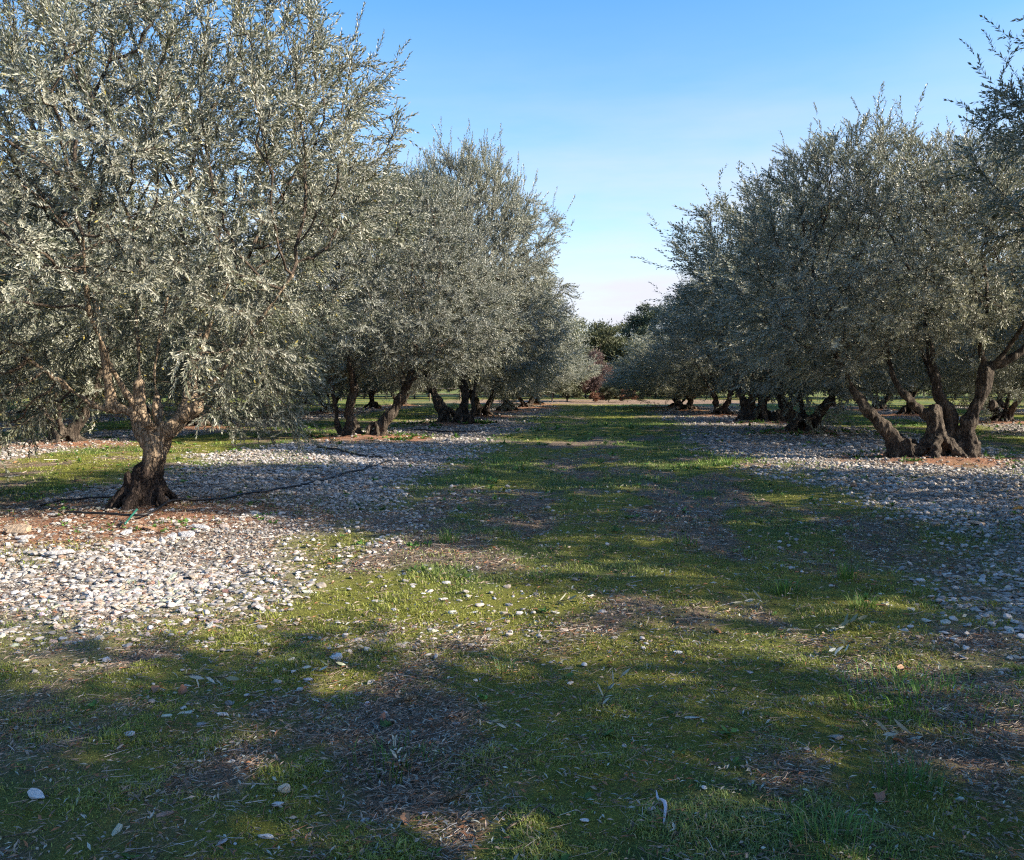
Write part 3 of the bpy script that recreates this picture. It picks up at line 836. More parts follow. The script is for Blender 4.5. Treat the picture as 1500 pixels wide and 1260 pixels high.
# camera ray to the ground: used to read real places off the photograph
def G(px, py, z=0.0):
    p = R(-3.2)
    d = np.array([(px - 750) / 1250, 1.0, -(py - 630) / 1250])
    d = np.array([d[0], d[1] * math.cos(p) - d[2] * math.sin(p), d[1] * math.sin(p) + d[2] * math.cos(p)])
    x = d[0] * math.cos(yaw) - d[1] * math.sin(yaw); y = d[0] * math.sin(yaw) + d[1] * math.cos(yaw)
    t = (z - CAM_H) / d[2]
    q = (x * t, y * t)
    hz = float(height(np.array([q[0]]), np.array([q[1]]))[0]); t = (hz - CAM_H) / d[2]
    return x * t, y * t, hz

def stone(x, y, s, label, group=None, k=0, col=None, rot=None, sc=(1, 1, 1), lift=.25):
    z = float(height(np.array([x]), np.array([y]))[0])
    o = link('stone', ROCKME[k % 8], None, (x, y, z + s * lift), rot or (rk.normal(0, .25), rk.normal(0, .25), rk.uniform(0, 6.28)), (s * sc[0], s * sc[1], s * sc[2]))
    tag(o, label, 'stone', group)
    c = col if col is not None else stone_color(rk, 1)[0]
    o.color = (*[float(v) for v in c], 1)
    return o
WH = (.62, .60, .58); TN = (.52, .40, .27); OR = (.42, .25, .15)
NAMED = [(415, 1160, .052, 'cream block shaped stone standing up in the moss at lower left centre', 0, (.62, .53, .40), (1, .9, 1.9)),
         (409, 1181, .045, 'flat white oval stone just below the cream block shaped stone', 1, WH, (1, 1, .8)),
         (492, 965, .075, 'white flattened stone alone in the grass left of centre', 2, WH, (1, .9, .8)),
         (450, 998, .045, 'bluish white stone beside the cluster of leaves left of centre', 3, (.5, .5, .56), (1, 1, .9)),
         (197, 942, .055, 'stone half cream half tan on the moss at left', 4, (.55, .45, .34), (1.2, .9, 1)),
         (328, 1050, .05, 'white stone alone in dark grass at lower left', 5, WH, (1, .9, .9)),
         (191, 1077, .042, 'white stone left of the lone white stone at lower left', 6, WH, (1, .9, .9)),
         (53, 1168, .065, 'broad pale stone near the lower left corner', 7, WH, (1.2, .9, .7)),
         (388, 1228, .045, 'pale elongated stone near the bottom edge left of centre', 0, WH, (1.3, .6, .8)),
         (995, 958, .045, 'smooth white pebble alone on dark moss right of centre', 1, (.66, .65, .63), (1.2, .9, .8)),
         (1225, 1081, .05, 'grey brown flat stone in the shaded grass at lower right', 2, (.36, .32, .28), (1.2, .9, .7)),
         (855, 1204, .03, 'small round white pebble near the bottom at centre right', 3, WH, (1, 1, .8)),
         (1098, 987, .04, 'small grey stone in short grass right of the white pebble', 4, (.45, .42, .4), (1, .9, .8)),
         (297, 777, .145, 'large flat white stone at the right end of the row before the near trunk', 5, WH, (1.3, .8, .75)),
         (276, 789, .105, 'white stone leaning on its neighbour before the near trunk', 6, WH, (1, .9, 1.3)),
         (267, 786, .095, 'rounded white stone between two others before the near trunk', 0, WH, (1, .8, 1.3)),
         (252, 790, .09, 'white stone on edge below the near trunk', 7, WH, (.9, .8, 1.5)),
         (238, 795, .085, 'narrow upright white stone left of the others before the near trunk', 1, WH, (.65, .7, 1.7)),
         (327, 775, .095, 'pinkish rough stone right of the large flat white stone', 2, (.5, .42, .37), (1, .9, 1)),
         (218, 776, .10, 'orange brown brick like stone at the foot of the near trunk', 3, OR, (1.3, .8, .9)),
         (202, 773, .07, 'small orange brown stone next to the brick like one', 4, (.45, .3, .2), (1, .8, 1)),
         (219, 783, .08, 'white stone tucked under the brick like orange stone', 5, WH, (1.3, .6, .7)),
         (186, 784, .09, 'white stone above an orange one below the near trunk', 6, WH, (.9, .8, 1.1)),
         (187, 793, .06, 'small orange stone below a white one near the trunk', 7, (.48, .3, .19), (1, .8, .8)),
         (218, 796, .075, 'tan oval stone below the brick like stone', 0, TN, (1.2, .8, .8)),
         (175, 801, .085, 'flat white oval stone left of the tan oval stone', 1, WH, (1.2, .8, .7)),
         (157, 800, .085, 'pinkish tan stone left of the flat white oval', 2, (.48, .38, .3), (1.1, .9, 1)),
         (196, 808, .08, 'upper of two flat white ovals below the trunk stones', 3, WH, (1.3, .8, .7)),
         (189, 816, .08, 'lower of two flat white ovals below the trunk stones', 4, WH, (1.3, .8, .7)),
         (92, 815, .15, 'large pale wedge shaped stone at left below the near tree', 5, (.58, .54, .5), (1.4, .8, 1)),
         (28, 782, .17, 'large tan boulder like stone near the left edge', 6, (.48, .36, .25), (1.3, .9, 1)),
         (35, 792, .11, 'white stone in front of the large tan stone', 7, WH, (1.3, .8, .8)),
         (32, 797, .09, 'light grey stone below the large tan stone', 0, (.5, .48, .45), (1.2, .8, .8)),
         (80, 757, .09, 'flat pale stone on the weeds left of the near trunk', 1, WH, (1.3, .8, .7)),
         (97, 762, .09, 'rounded pale stone left of the near trunk below the hose', 2, WH, (1.1, .9, .8)),
         (36, 748, .08, 'bright white stone near the left edge above the tan stone', 3, WH, (1, .9, 1)),
         (120, 780, .07, 'small white stone between the weeds and the near trunk', 4, WH, (1, .9, 1)),
         (148, 782, .07, 'white stone close to the near trunk on its lower left', 5, WH, (1, .9, 1)),
         (374, 753, .08, 'cream stone in the weeds right of the near trunk', 6, (.58, .54, .47), (1.1, .9, .9)),
         (248, 732, .17, 'large rough grey stone touching the right side of the near trunk', 7, (.42, .38, .36), (1.1, .9, 1)),
         (1490, 746, .1, 'bright orange stone among grey ones at the right edge', 0, (.62, .30, .08), (1, .9, 1)),
         (1433, 770, .12, 'tan pink stone among grey ones at the right', 1, (.5, .38, .28), (1.3, .9, .7)),
         (1265, 686, .16, 'pale stone at the edge of the stones before the four stemmed tree', 2, WH, (1.1, .8, 1)),
         (1205, 678, .13, 'light grey stone beside the weeds at the right band', 3, (.5, .48, .45), (1, .8, 1))]
for (px, py, s, lab, k, c, sc) in NAMED:
    x, y, z = G(px, py)
    stone(x, y, s * .5 * (1.6 if 700 < py < 830 else 1.3), lab, None, k, c, (rk.normal(0, .12), rk.normal(0, .12), rk.uniform(-.4, .4)), sc, .3)
def zone(x, y):
    if x > 2.6: return ('in the right band ' + ('before the four stemmed tree' if y < 15.5 else 'by the four stemmed tree'), 'loose stones in the right band')
    if x < -2.2 and y > 4.6:
        d = math.hypot(x + 5.25, y - 9.3)
        if d < 2.1: return ('on the soil around the near left trunk', 'loose stones round the near left trunk')
        if y > 10.5: return ('in the left band beyond the near trunk', 'loose stones in the left band')
        if y > 7: return ('in the left band beside the near trunk', 'loose stones in the left band')
        return ('in the left band before the near trunk', 'loose stones in the left band')
    w = 'left' if x < -.9 else ('middle' if x < .8 else 'right')
    return ('in the %s lane %s' % (w, 'up front' if y < 4.2 else ('in the foreground' if y < 7 else 'further off')), 'scattered stones in the lane')
SHP = [((1, .9, 1), 'rounded'), ((1.3, .75, .7), 'long flat'), ((1, .8, 1.25), 'upright'), ((1.1, 1, .6), 'thin')]
CLS = [((.60, .57, .53), 'white'), ((.47, .43, .38), 'grey'), ((.52, .43, .33), 'tan'), ((.36, .24, .16), 'rusty'), ((.55, .50, .44), 'cream')]
LABS = {}
for i, (x, y, s) in enumerate(ind):
    zt, gr = zone(x, y); sc, sw = SHP[int(rk.choice(4, p=[.35, .3, .12, .23]))]; cc, cw = CLS[int(rk.choice(5, p=[.27, .25, .17, .06, .25]))]
    big = 'large' if s > .06 else ('medium' if s > .04 else ('small' if s > .02 else 'tiny'))
    o_ = stone(float(x), float(y), float(s), 'x', gr, i, tuple(v * rk.uniform(.85, 1.1) for v in cc), None, sc, .08)
    LABS.setdefault('%s %s %s stone %s' % (big, sw, cw, zt), []).append((math.hypot(x, y), o_))
NTH = ['nearest', 'second nearest', 'third nearest', 'fourth nearest', 'fifth nearest', 'sixth nearest', 'seventh nearest', 'eighth nearest', 'ninth nearest', 'tenth nearest',
       'eleventh nearest', 'twelfth nearest', 'thirteenth nearest', 'fourteenth nearest', 'fifteenth nearest', 'sixteenth nearest', 'seventeenth nearest', 'eighteenth nearest', 'nineteenth nearest', 'twentieth nearest']
for txt, lst in LABS.items():                        # alike stones of one place are told apart by their distance from the viewer
    lst.sort(key=lambda q: q[0])
    for k, (d_, o_) in enumerate(lst):
        o_['label'] = txt if len(lst) == 1 else NTH[min(k, 19)] + ' ' + txt

# ------------------------------------------------------------------ grass, moss, litter (uncountable)
def tint_material(name, rough=.6, trans=0.0, spec=.3):
    m, nt, P, out = new_mat(name)
    at = N(nt, 'ShaderNodeAttribute', attribute_name='tint'); geo = N(nt, 'ShaderNodeNewGeometry')
    hv = N(nt, 'ShaderNodeHueSaturation'); nt.links.new(rng_map(nt, geo.outputs['Random Per Island'], 0, 1, .7, 1.35), hv.inputs['Value']); nt.links.new(at.outputs['Color'], hv.inputs['Color'])
    nt.links.new(hv.outputs[0], P.inputs['Base Color']); P.inputs['Roughness'].default_value = rough; P.inputs['Specular IOR Level'].default_value = spec
    if trans:
        tr = N(nt, 'ShaderNodeBsdfTranslucent'); nt.links.new(hv.outputs[0], tr.inputs[0]); ms = N(nt, 'ShaderNodeMixShader', i_0=trans)
        nt.links.new(P.outputs[0], ms.inputs[1]); nt.links.new(tr.outputs[0], ms.inputs[2]); nt.links.new(ms.outputs[0], out.inputs[0])
    return m
M_GRASS = tint_material('grass_blades', .55, .25); M_LITTER = tint_material('litter', .8)

def blades(rs, x, y, z, hgt, wid, lean, az=None):
    """curved three-sided blades: 5 verts, 3 tris"""
    n = len(x); a = rs.uniform(0, 6.28, n) if az is None else az
    u = np.stack([np.cos(a), np.sin(a), 0 * a], 1); w = np.stack([-np.sin(a), np.cos(a), 0 * a], 1)
    B = np.stack([x, y, z], 1); up = np.array([0, 0, 1.0])
    hgt = hgt[:, None]; wid = wid[:, None]; lean = lean[:, None]
    m = B + up * hgt * .62 + u * hgt * lean * .35; t = B + up * hgt * (1 - .25 * lean) + u * hgt * lean * 1.0
    V = np.stack([B - w * wid, B + w * wid, m + w * wid * .75, m - w * wid * .75, t], 1).reshape(-1, 3)
    F = (np.arange(n)[:, None, None] * 5 + np.array([[0, 1, 2], [0, 2, 3], [3, 2, 4]])[None]).reshape(-1, 3)
    return V, F
def stickers(rs, x, y, z, ln, wid, tilt=.25, curl=.25):
    """small flat curled leaves lying about: 4 verts, 2 tris"""
    n = len(x); a = rs.uniform(0, 6.28, n); e = rs.normal(0, tilt, n)
    d = np.stack([np.cos(a) * np.cos(e), np.sin(a) * np.cos(e), np.abs(np.sin(e))], 1); w = np.stack([-np.sin(a), np.cos(a), rs.normal(0, .4, n)], 1)
    nn = norm(np.cross(d, w)); nn *= np.sign(nn[:, 2:]); B = np.stack([x, y, z], 1); ln = ln[:, None]; wid = wid[:, None]
    V = np.stack([B, B + d * ln * .45 + w * wid + nn * ln * curl * .4, B + d * ln, B + d * ln * .45 - w * wid + nn * ln * curl * .4], 1).reshape(-1, 3)
    F = (np.arange(n)[:, None, None] * 4 + np.array([[0, 3, 2], [0, 2, 1]])[None]).reshape(-1, 3)
    return V, F

rg = np.random.RandomState(15)
GV = []; GF = []; GC = []; o = 0
for (n, y0, y1, h0, h1, w0) in ((400000, 2.2, 5.0, .008, .050, .0019), (300000, 4.6, 9.5, .013, .070, .0030), (170000, 9, 19, .025, .075, .006), (90000, 18, 38, .03, .085, .011), (30000, 36, 58, .05, .12, .02)):
    x, y = scatter(rg, n, y0, y1)
    st, red, moss, dry, lush = fields(x, y)
    clump = fbm2(x * 4.2, y * 4.2, 170, 4, .65)
    p = (1 - st * .96) * (1 - red * .75) * (1 - dry * .8) * (.18 + 1.1 * sstep(.38, .60, clump))
    k = (rg.rand(n) < p) & in_wedge(x, y, 2.0)
    x, y, moss, dry, lush, clump = x[k], y[k], moss[k], dry[k], lush[k], clump[k]; m = len(x)
    tall = sstep(.5, .75, clump) * (.35 + .9 * lush)
    hgt = (h0 + (h1 - h0) * rg.rand(m) ** 1.5 * (.4 + 1.4 * tall)) * (1 - .5 * moss)
    V, F = blades(rg, x, y, height(x, y) - .003, hgt, np.full(m, w0) * rg.uniform(.7, 1.3, m), rg.uniform(.2, 1.5, m))
    GV.append(V); GF.append(F + o); o += len(V)
    c = np.array([.175, .225, .062]) * (1 - lush[:, None]) + np.array([.195, .295, .055]) * lush[:, None]
    c = c * (1 - moss[:, None] * .75) + np.array([.27, .265, .05]) * moss[:, None] * .75
    st_ = rg.rand(m) < .13 + .25 * dry; c[st_] = np.array([.36, .31, .18]) * rg.uniform(.6, 1.2, (int(st_.sum()), 1))
    GC.append(np.repeat(c * rg.uniform(.75, 1.25, (m, 1)), 5, 0))
gr = link('grass', mesh_np('grass', np.concatenate(GV), np.concatenate(GF), M_GRASS, False, np.concatenate(GC)))
tag(gr, 'short green grass and yellowish moss covering the lane between the trees', 'grass', kind='stuff')
print('grass verts', o)

# fallen leaves, straw and chips
LV = []; LF = []; LC = []; o = 0
for (n, y0, y1, ln, wd) in ((60000, 2.1, 5.2, .032, .0038), (42000, 5, 10, .045, .006), (16000, 9, 20, .07, .011)):
    x, y = scatter(rg, n, y0, y1); st, red, moss, dry, lush = fields(x, y)
    p = .16 + .75 * dry + .45 * red + .34 * st + .25 * sstep(.58, .7, fbm2(x * 2.3, y * 2.3, 190, 3)); k = (rg.rand(n) < p) & in_wedge(x, y, 2)
    x, y = x[k], y[k]; m = len(x)
    V, F = stickers(rg, x, y, height(x, y) + rg.uniform(.0, .016, m), ln * rg.uniform(.5, 1.3, m), wd * rg.uniform(.6, 1.3, m))
    LV.append(V); LF.append(F + o); o += len(V)
    c = np.array([.30, .235, .18]) * rg.uniform(.3, 1.3, (m, 1)); w = rg.rand(m)
    c[w < .14] = (.34, .35, .30); c[w > .86] = (.26, .12, .06); c[(w > .5) & (w < .62)] = (.14, .10, .075)
    LC.append(np.repeat(c, 4, 0))
lt = link('fallen_leaves', mesh_np('fallen_leaves', np.concatenate(LV), np.concatenate(LF), M_LITTER, False, np.concatenate(LC)))
tag(lt, 'dry curled olive leaves and chips strewn over moss and soil', 'leaf litter', kind='stuff')

# straw and twig bits: thin tubes
def sticks(rs, x, y, z, ln, rad):
    n = len(x); a = rs.uniform(0, 6.28, n); t = np.linspace(-.5, .5, 4)
    d = np.stack([np.cos(a), np.sin(a), rs.normal(0, .12, n)], 1); w = np.stack([-np.sin(a), np.cos(a), 0 * a], 1)
    bend = rs.normal(0, .18, n)
    C = np.stack([x, y, z], 1)[:, None] + d[:, None] * (t[None, :, None] * ln[:, None, None]) + w[:, None] * ((t ** 2)[None, :, None] * (bend * ln)[:, None, None])
    off = np.stack([w, np.tile([0, 0, 1.0], (n, 1)), -w * .7 - np.array([0, 0, .7])], 1)
    V = (C[:, :, None] + off[:, None] * rad[:, None, None, None] * np.array([1, .9, .8, .5])[None, :, None, None]).reshape(-1, 3)
    i = np.arange(3); q = np.concatenate([np.stack([i + 3 * j, (i + 1) % 3 + 3 * j, (i + 1) % 3 + 3 * j + 3, i + 3 * j + 3], 1) for j in range(3)])
    return V, (np.arange(n)[:, None, None] * 12 + q[None]).reshape(-1, 4)
SV = []; SF = []; SC = []; o = 0
for (n, y0, y1, ln, r0) in ((40000, 2.1, 5.2, .065, .0010), (9000, 5, 11, .12, .002), (5000, 10, 20, .2, .004)):
    x, y = scatter(rg, n, y0, y1); st, red, moss, dry, lush = fields(x, y)
    k = (rg.rand(n) < .10 + .8 * dry + .3 * red) & in_wedge(x, y, 2); x, y = x[k], y[k]; m = len(x)
    V, F = sticks(rg, x, y, height(x, y) + rg.uniform(.002, .02, m), ln * rg.uniform(.3, 1.5, m), r0 * rg.uniform(.6, 1.5, m))
    SV.append(V); SF.append(F + o); o += len(V)
    c = np.array([.25, .20, .16]) * rg.uniform(.4, 1.4, (m, 1)); w = rg.rand(m); c[w < .2] = (.2, .1, .06); c[w > .9] = (.40, .38, .36)
    SC.append(np.repeat(c, 12, 0))
sk = link('twig_litter', mesh_np('twig_litter', np.concatenate(SV), np.concatenate(SF), M_LITTER, False, np.concatenate(SC)))
tag(sk, 'thin dead stalks and prunings scattered over the ground', 'twig litter', kind='stuff')

# broad-leaved ground weeds (rosettes), denser by the mounds
wx, wy = scatter(rg, 22000, 2.3, 32)
st, red, moss, dry, lush = fields(wx, wy); _, rd2 = mound(wx, wy)
ring = np.zeros_like(wx)
for tx, ty in TB[:14]:
    dd = np.hypot(wx - tx, wy - ty); ring = np.maximum(ring, np.exp(-((dd - 1.25) / .4) ** 2))
k = (rg.rand(len(wx)) < .02 + .75 * ring * sstep(.42, .6, fbm2(wx * 1.4, wy * 1.4, 200, 2)) + .12 * sstep(.6, .7, fbm2(wx * 1.1, wy * 1.1, 210, 2)) * (1 - st)) & in_wedge(wx, wy, 2)
wx, wy = wx[k], wy[k]; nw = len(wx)
PV = []; PC = []
ws = rg.uniform(.014, .030, nw) * (1 + .14 * wy)
cx = np.repeat(wx, 9); cy = np.repeat(wy, 9); cs = np.repeat(ws, 9)
V, F = stickers(rg, cx + rg.normal(0, .25, len(cx)) * cs, cy + rg.normal(0, .25, len(cx)) * cs, height(cx, cy) + rg.uniform(.004, .02, len(cx)), cs * rg.uniform(.7, 1.2, len(cx)), cs * .24, .45, .1)
wcol = np.repeat(np.array([.085, .17, .035]) * rg.uniform(.6, 1.5, (nw, 1)), 36, 0)
wo = link('ground_weeds', mesh_np('weeds', V, F, M_GRASS, False, wcol))
tag(wo, 'low broad leaved green weeds spread through the grass and mounds', 'weeds', kind='stuff')

# individual taller grass tufts
def tuft(px, py, hgt, n, label, col=(.10, .19, .035), spread=.1):
    x, y, z = G(px, py)
    a = rg.uniform(0, 6.28, n); r = rg.rand(n) ** .7 * spread
    V, F = blades(rg, np.cos(a) * r, np.sin(a) * r, np.zeros(n) - .01, hgt * rg.uniform(.35, 1.1, n), np.full(n, .0016 + .00022 * y), rg.uniform(.15, 1.1, n), a + rg.normal(0, .6, n))
    C = np.repeat(np.array(col) * rg.uniform(.7, 1.3, (n, 1)), 5, 0)
    st_ = rg.rand(n) < .1; C[np.repeat(st_, 5)] = (.32, .28, .14)
    t = link('grass_tuft', mesh_np('grass_tuft', V, F, M_GRASS, False, C), None, (x, y, z))
    return tag(t, label, 'grass tuft', 'taller grass tufts in the lane')
for a in ((657, 795, .17, 90, 'upright bright green grass tuft left of the lane centre, beside the near stones'),
          (1240, 848, .16, 90, 'bright upright grass tuft at right in the sunlit strip'),
          (1152, 870, .14, 110, 'green tuft of leaves left of the upright bright tuft at right'),
          (1350, 1025, .09, 600, 'wide sunlit grass tussock at the lower right', (.13, .25, .04), .40),
          (1215, 1240, .10, 260, 'spiky grass tussock at the bottom edge on the right', (.09, .19, .04), .22),
          (1005, 800, .16, 50, 'thin grass tuft standing right of the lane centre', ),
          (742, 990, .11, 60, 'dark fine grass tuft in the middle foreground shade', (.06, .12, .04)),
          (697, 692, .22, 60, 'sunlit grass spikes left of centre near the stone patch'),
          (765, 690, .2, 50, 'sunlit grass spikes near the lane centre'),
          (1066, 682, .25, 60, 'tall bright grass spike in the distance at right centre'),
          (1330, 1150, .12, 120, 'soft green tuft in lower right shade', (.07, .15, .035), .12),
          (800, 850, .10, 70, 'low grass tuft at the centre of the lane', (.09, .16, .035), .12),
          (575, 1120, .10, 160, 'low dark tuft in the left foreground moss', (.07, .15, .03), .18),
          (1265, 890, .12, 80, 'second grass tuft below the upright bright tuft at right', (.11, .2, .035), .09)):
    tuft(*a)

# fallen olive sprigs
M_SPRIG = leaf_material('fallen_olive_leaf', (.12, .15, .08), (.2, .23, .15), (.36, .38, .33), (.48, .50, .44), trans=.05)
SPT = shoot_templates(np.random.RandomState(8), 6, 5, .16, .062, .013, True)
def sprig(px, py, k, ang, s, label, lift=.03, tilt=1.45, n=1):
    x, y, z = G(px, py)
    t = thing('olive_sprig', label, 'sprig', (x, y, z + lift), 0, 'fallen olive sprigs')
    tv, tf, stp = SPT[k % 6]
    rm = rot_z(np.array([ang]))[0] @ rot_x(np.array([tilt]))[0]
    v = tv @ rm.T * s; v[:, 2] = np.maximum(v[:, 2], -lift + .004)
    link('leaf_cluster', mesh_np('leaf_cluster', v, tf, M_SPRIG), t)
    sp = stp @ rm.T * s; sp[:, 2] = np.maximum(sp[:, 2], -lift + .003)
    V, Q, C = tube(sp, [.0028, .0024, .0018, .0012], 5)
    link('stem', mesh_np('stem', V, [Q, C], M_TWIG, True), t)
for a in ((880, 1040, 0, .4, 1.1, 'star shaped olive sprig standing up right of centre in the shade', .01, .5),
          (270, 1000, 1, 1.2, 1.6, 'leafy olive sprig lying left of centre on the moss'),
          (510, 985, 2, -1.5, 1.1, 'olive sprig lying just below the lone white flattened stone'),
          (590, 1125, 3, -.3, 1.0, 'upright pale olive leaves beside a brown leaf at centre left', .01, .6),
          (1380, 1085, 4, -1.4, 1.6, 'long olive sprig with pale leaves in the shaded grass at lower right'),
          (815, 885, 5, 1.4, 1.5, 'pale dry sprig on the bare patch in the middle of the lane'),
          (1130, 888, 0, -1.2, 1.5, 'grey olive sprig in the sunlit grass right of centre'),
          (1225, 930, 1, 2.2, 1.6, 'larger olive sprig with pale leaves at right in bright grass'),
          (1255, 950, 2, -1.0, 1.3, 'olive sprig just right of the bright foreground grass'),
          (700, 1060, 3, .8, .9, 'small dry sprig in the middle foreground'),
          (40, 1230, 4, -1.0, 1.3, 'dead sprig at the lower left corner'),
          (1190, 925, 5, .6, .9, 'small sprig with two white leaves in grass on the right')):
    sprig(*a)

# a strip of pale bark and some bigger prunings
def branch_bit(path, rad, label, name='fallen_branch', cat='branch', mat=None, group=None):
    p, r = resample(path, rad, .04)
    o0 = p[0].copy(); p = p - o0
    p += (np.stack([noise3(p * 14 + 3, 5), noise3(p * 14 + 33, 5), noise3(p * 14 + 63, 5)], 1) - .5) * .02
    V, Q, C = tube(p, r, 8)
    return tag(link(name, mesh_np(name, V, [Q, C], mat or M_TWIG, True), None, o0), label, cat, group)
def gp(px, py, up=.01):
    x, y, z = G(px, py); return (x, y, z + up)
branch_bit([gp(640, 1180), gp(680, 1168, .03), gp(712, 1145, .02)], [.008, .007, .004], 'thin brown fallen stick at bottom centre on dark litter', group='fallen sticks')
branch_bit([gp(555, 958), gp(620, 952, .015), gp(695, 942)], [.005, .005, .003], 'long thin straw coloured stalk lying above centre left', group='fallen sticks')
branch_bit([gp(575, 1036, .015), gp(600, 1028, .03), gp(612, 1024, .02)], [.010, .014, .006], 'short whitish piece of dead wood in the litter at centre left', group='fallen sticks')
branch_bit([gp(190, 978), gp(215, 980, .012), gp(232, 976)], [.007, .008, .005], 'short grey stick in the moss at left', group='fallen sticks')
branch_bit([gp(745, 1215), gp(775, 1200, .02), gp(790, 1190, .03), gp(815, 1195, .01)], [.006, .005, .004, .003], 'reddish bent twig at the bottom of the lane', group='fallen sticks')
branch_bit([gp(555, 1092), gp(575, 1090, .012), gp(595, 1090)], [.006, .006, .005], 'straight grey twig below the litter heap', group='fallen sticks')
branch_bit([gp(975, 1208), gp(972, 1190, .03), gp(966, 1175, .02), gp(962, 1162, .012)], [.003, .007, .006, .002], 'curled strip of bluish white bark at the bottom right of centre', 'bark_strip', 'bark', mat=None)
bm_, bnt, bP, bO = new_mat('pale_bark'); bP.inputs['Base Color'].default_value = (.48, .47, .52, 1); bP.inputs['Roughness'].default_value = .8
for o_ in bpy.data.objects:
    if o_.name.startswith('bark_strip'): o_.data.materials[0] = bm_
# brown dead leaves
def dead_leaf(px, py, s, label, col):
    x, y, z = G(px, py); a = np.linspace(0, 2 * np.pi, 15)[:-1]; r = s * (1 + .18 * np.sin(a * 5 + px) + .1 * np.sin(a * 3))
    v = np.stack([np.cos(a) * r * 1.25, np.sin(a) * r * .8, .35 * s * np.cos(a * 2 + px)], 1); v = np.concatenate([v, v * .5 + np.array([0, 0, -.1 * s]), [[0, 0, -.05 * s]]])
    n = 14; i = np.arange(n); j = (i + 1) % n
    me = mesh_np('dead_leaf', v, [np.stack([i, j, j + n, i + n], 1), np.stack([i + n, j + n, np.full(n, 2 * n)], 1)], None, True, np.tile(col, (len(v), 1)))
    me.materials.append(M_LITTER)
    tag(link('dead_leaf', me, None, (x, y, z + .35 * s + .008), (rg.normal(0, .3), rg.normal(0, .3), rg.uniform(0, 6))), label, 'dead leaf', 'brown dead leaves')
for a in ((594, 1204, .02, 'orange brown dead leaf by the small weeds at bottom left of centre', (.36, .18, .09)),
          (562, 967, .018, 'orange dead leaf right of the white flattened stone', (.38, .16, .07)),
          (230, 1013, .03, 'brown dead leaf under the leafy sprig at left', (.24, .12, .07)),
          (268, 1016, .025, 'darker brown dead leaf next to the leafy sprig at left', (.2, .1, .06)),
          (560, 1055, .02, 'rust coloured dead leaf in the litter at centre left', (.34, .13, .07)),
          (585, 1130, .03, 'pinkish brown dead leaf beneath the upright pale leaves', (.34, .2, .13)),
          (1317, 1090, .022, 'reddish dead leaf in the lower right shade', (.36, .15, .08)),
          (1052, 928, .022, 'orange dead leaf right of centre at the grass edge', (.42, .19, .08)),
          (1323, 983, .03, 'tan dead leaf on top of the sunlit tussock', (.3, .18, .11)),
          (1290, 1170, .026, 'dull red dead leaf near the tuft at lower right', (.3, .13, .08))):
    dead_leaf(*a)

# ------------------------------------------------------------------ irrigation hose
hm, hnt, hP, hO = new_mat('black_plastic_hose'); hP.inputs['Base Color'].default_value = (.012, .012, .014, 1); hP.inputs['Roughness'].default_value = .45
gm, gnt, gP, gO = new_mat('green_plastic'); gP.inputs['Base Color'].default_value = (.02, .12, .09, 1); gP.inputs['Roughness'].default_value = .4
def hose(pts, r, label, name='irrigation_hose', mat=None, cat='hose', group=None):
    p, rr_ = resample([gp(a, b, .03 + (c if len(q) > 2 else 0)) for q in pts for (a, b, c) in [(q + (0,))[:3]]], [r] * len(pts), .12)
    hh_ = height(p[:, 0], p[:, 1]) + r * 1.4; p[:, 2] = np.maximum(p[:, 2], hh_ + .012 + .012 * noise2(p[:, 0] * 2, p[:, 1] * 2, 4))
    o0 = p[0].copy(); V, Q, C = tube(p - o0, rr_, 8)
    return tag(link(name, mesh_np(name, V, [Q, C], mat or hm, True), None, o0), label, cat, group)
hose([(95, 755), (150, 756), (200, 759), (222, 754), (250, 742), (300, 738), (345, 730), (400, 721), (450, 712), (500, 699), (540, 688), (572, 677)], .014,
     'black drip hose running from the foot of the near trunk across pale stones', group='black irrigation hoses')
hose([(60, 744), (85, 738), (130, 734), (165, 732)], .014, 'thin black hose lying behind the near trunk at the far left', group='black irrigation hoses')
hose([(465, 658), (490, 661), (520, 668), (560, 674)], .02, 'black hose crossing the weeds before the second left tree', group='black irrigation hoses')
hose([(600, 631), (650, 634), (700, 634)], .02, 'black hose below the red earth mound in the distance', group='black irrigation hoses')
hose([(183, 772, .0), (192, 765, .03), (201, 757, .05)], .011, 'green plastic hose end joined to the drip line at the near trunk', 'hose_connector', gm, 'connector')

# ------------------------------------------------------------------ far end: shrubs, pines, rail fence
M_PINE_A = leaf_material('pine_needles_sunny', (.065, .085, .042), (.13, .142, .065), (.06, .075, .038), (.11, .12, .055), trans=.1, rough=.6)
M_PINE_B = leaf_material('pine_needles_dark', (.035, .058, .034), (.07, .095, .05), (.035, .055, .03), (.06, .08, .04), trans=.08, rough=.6)
M_RED = leaf_material('purple_leaf', (.10, .065, .065), (.18, .125, .12), (.10, .06, .06), (.16, .11, .10), trans=.2, rough=.6)
M_OAK = leaf_material('bushy_leaf', (.045, .06, .028), (.10, .10, .045), (.045, .06, .028), (.09, .09, .04), trans=.15, rough=.6)
M_RUST = leaf_material('rust_leaf', (.20, .09, .05), (.30, .15, .08), (.18, .08, .05), (.25, .12, .07), trans=.2, rough=.6)

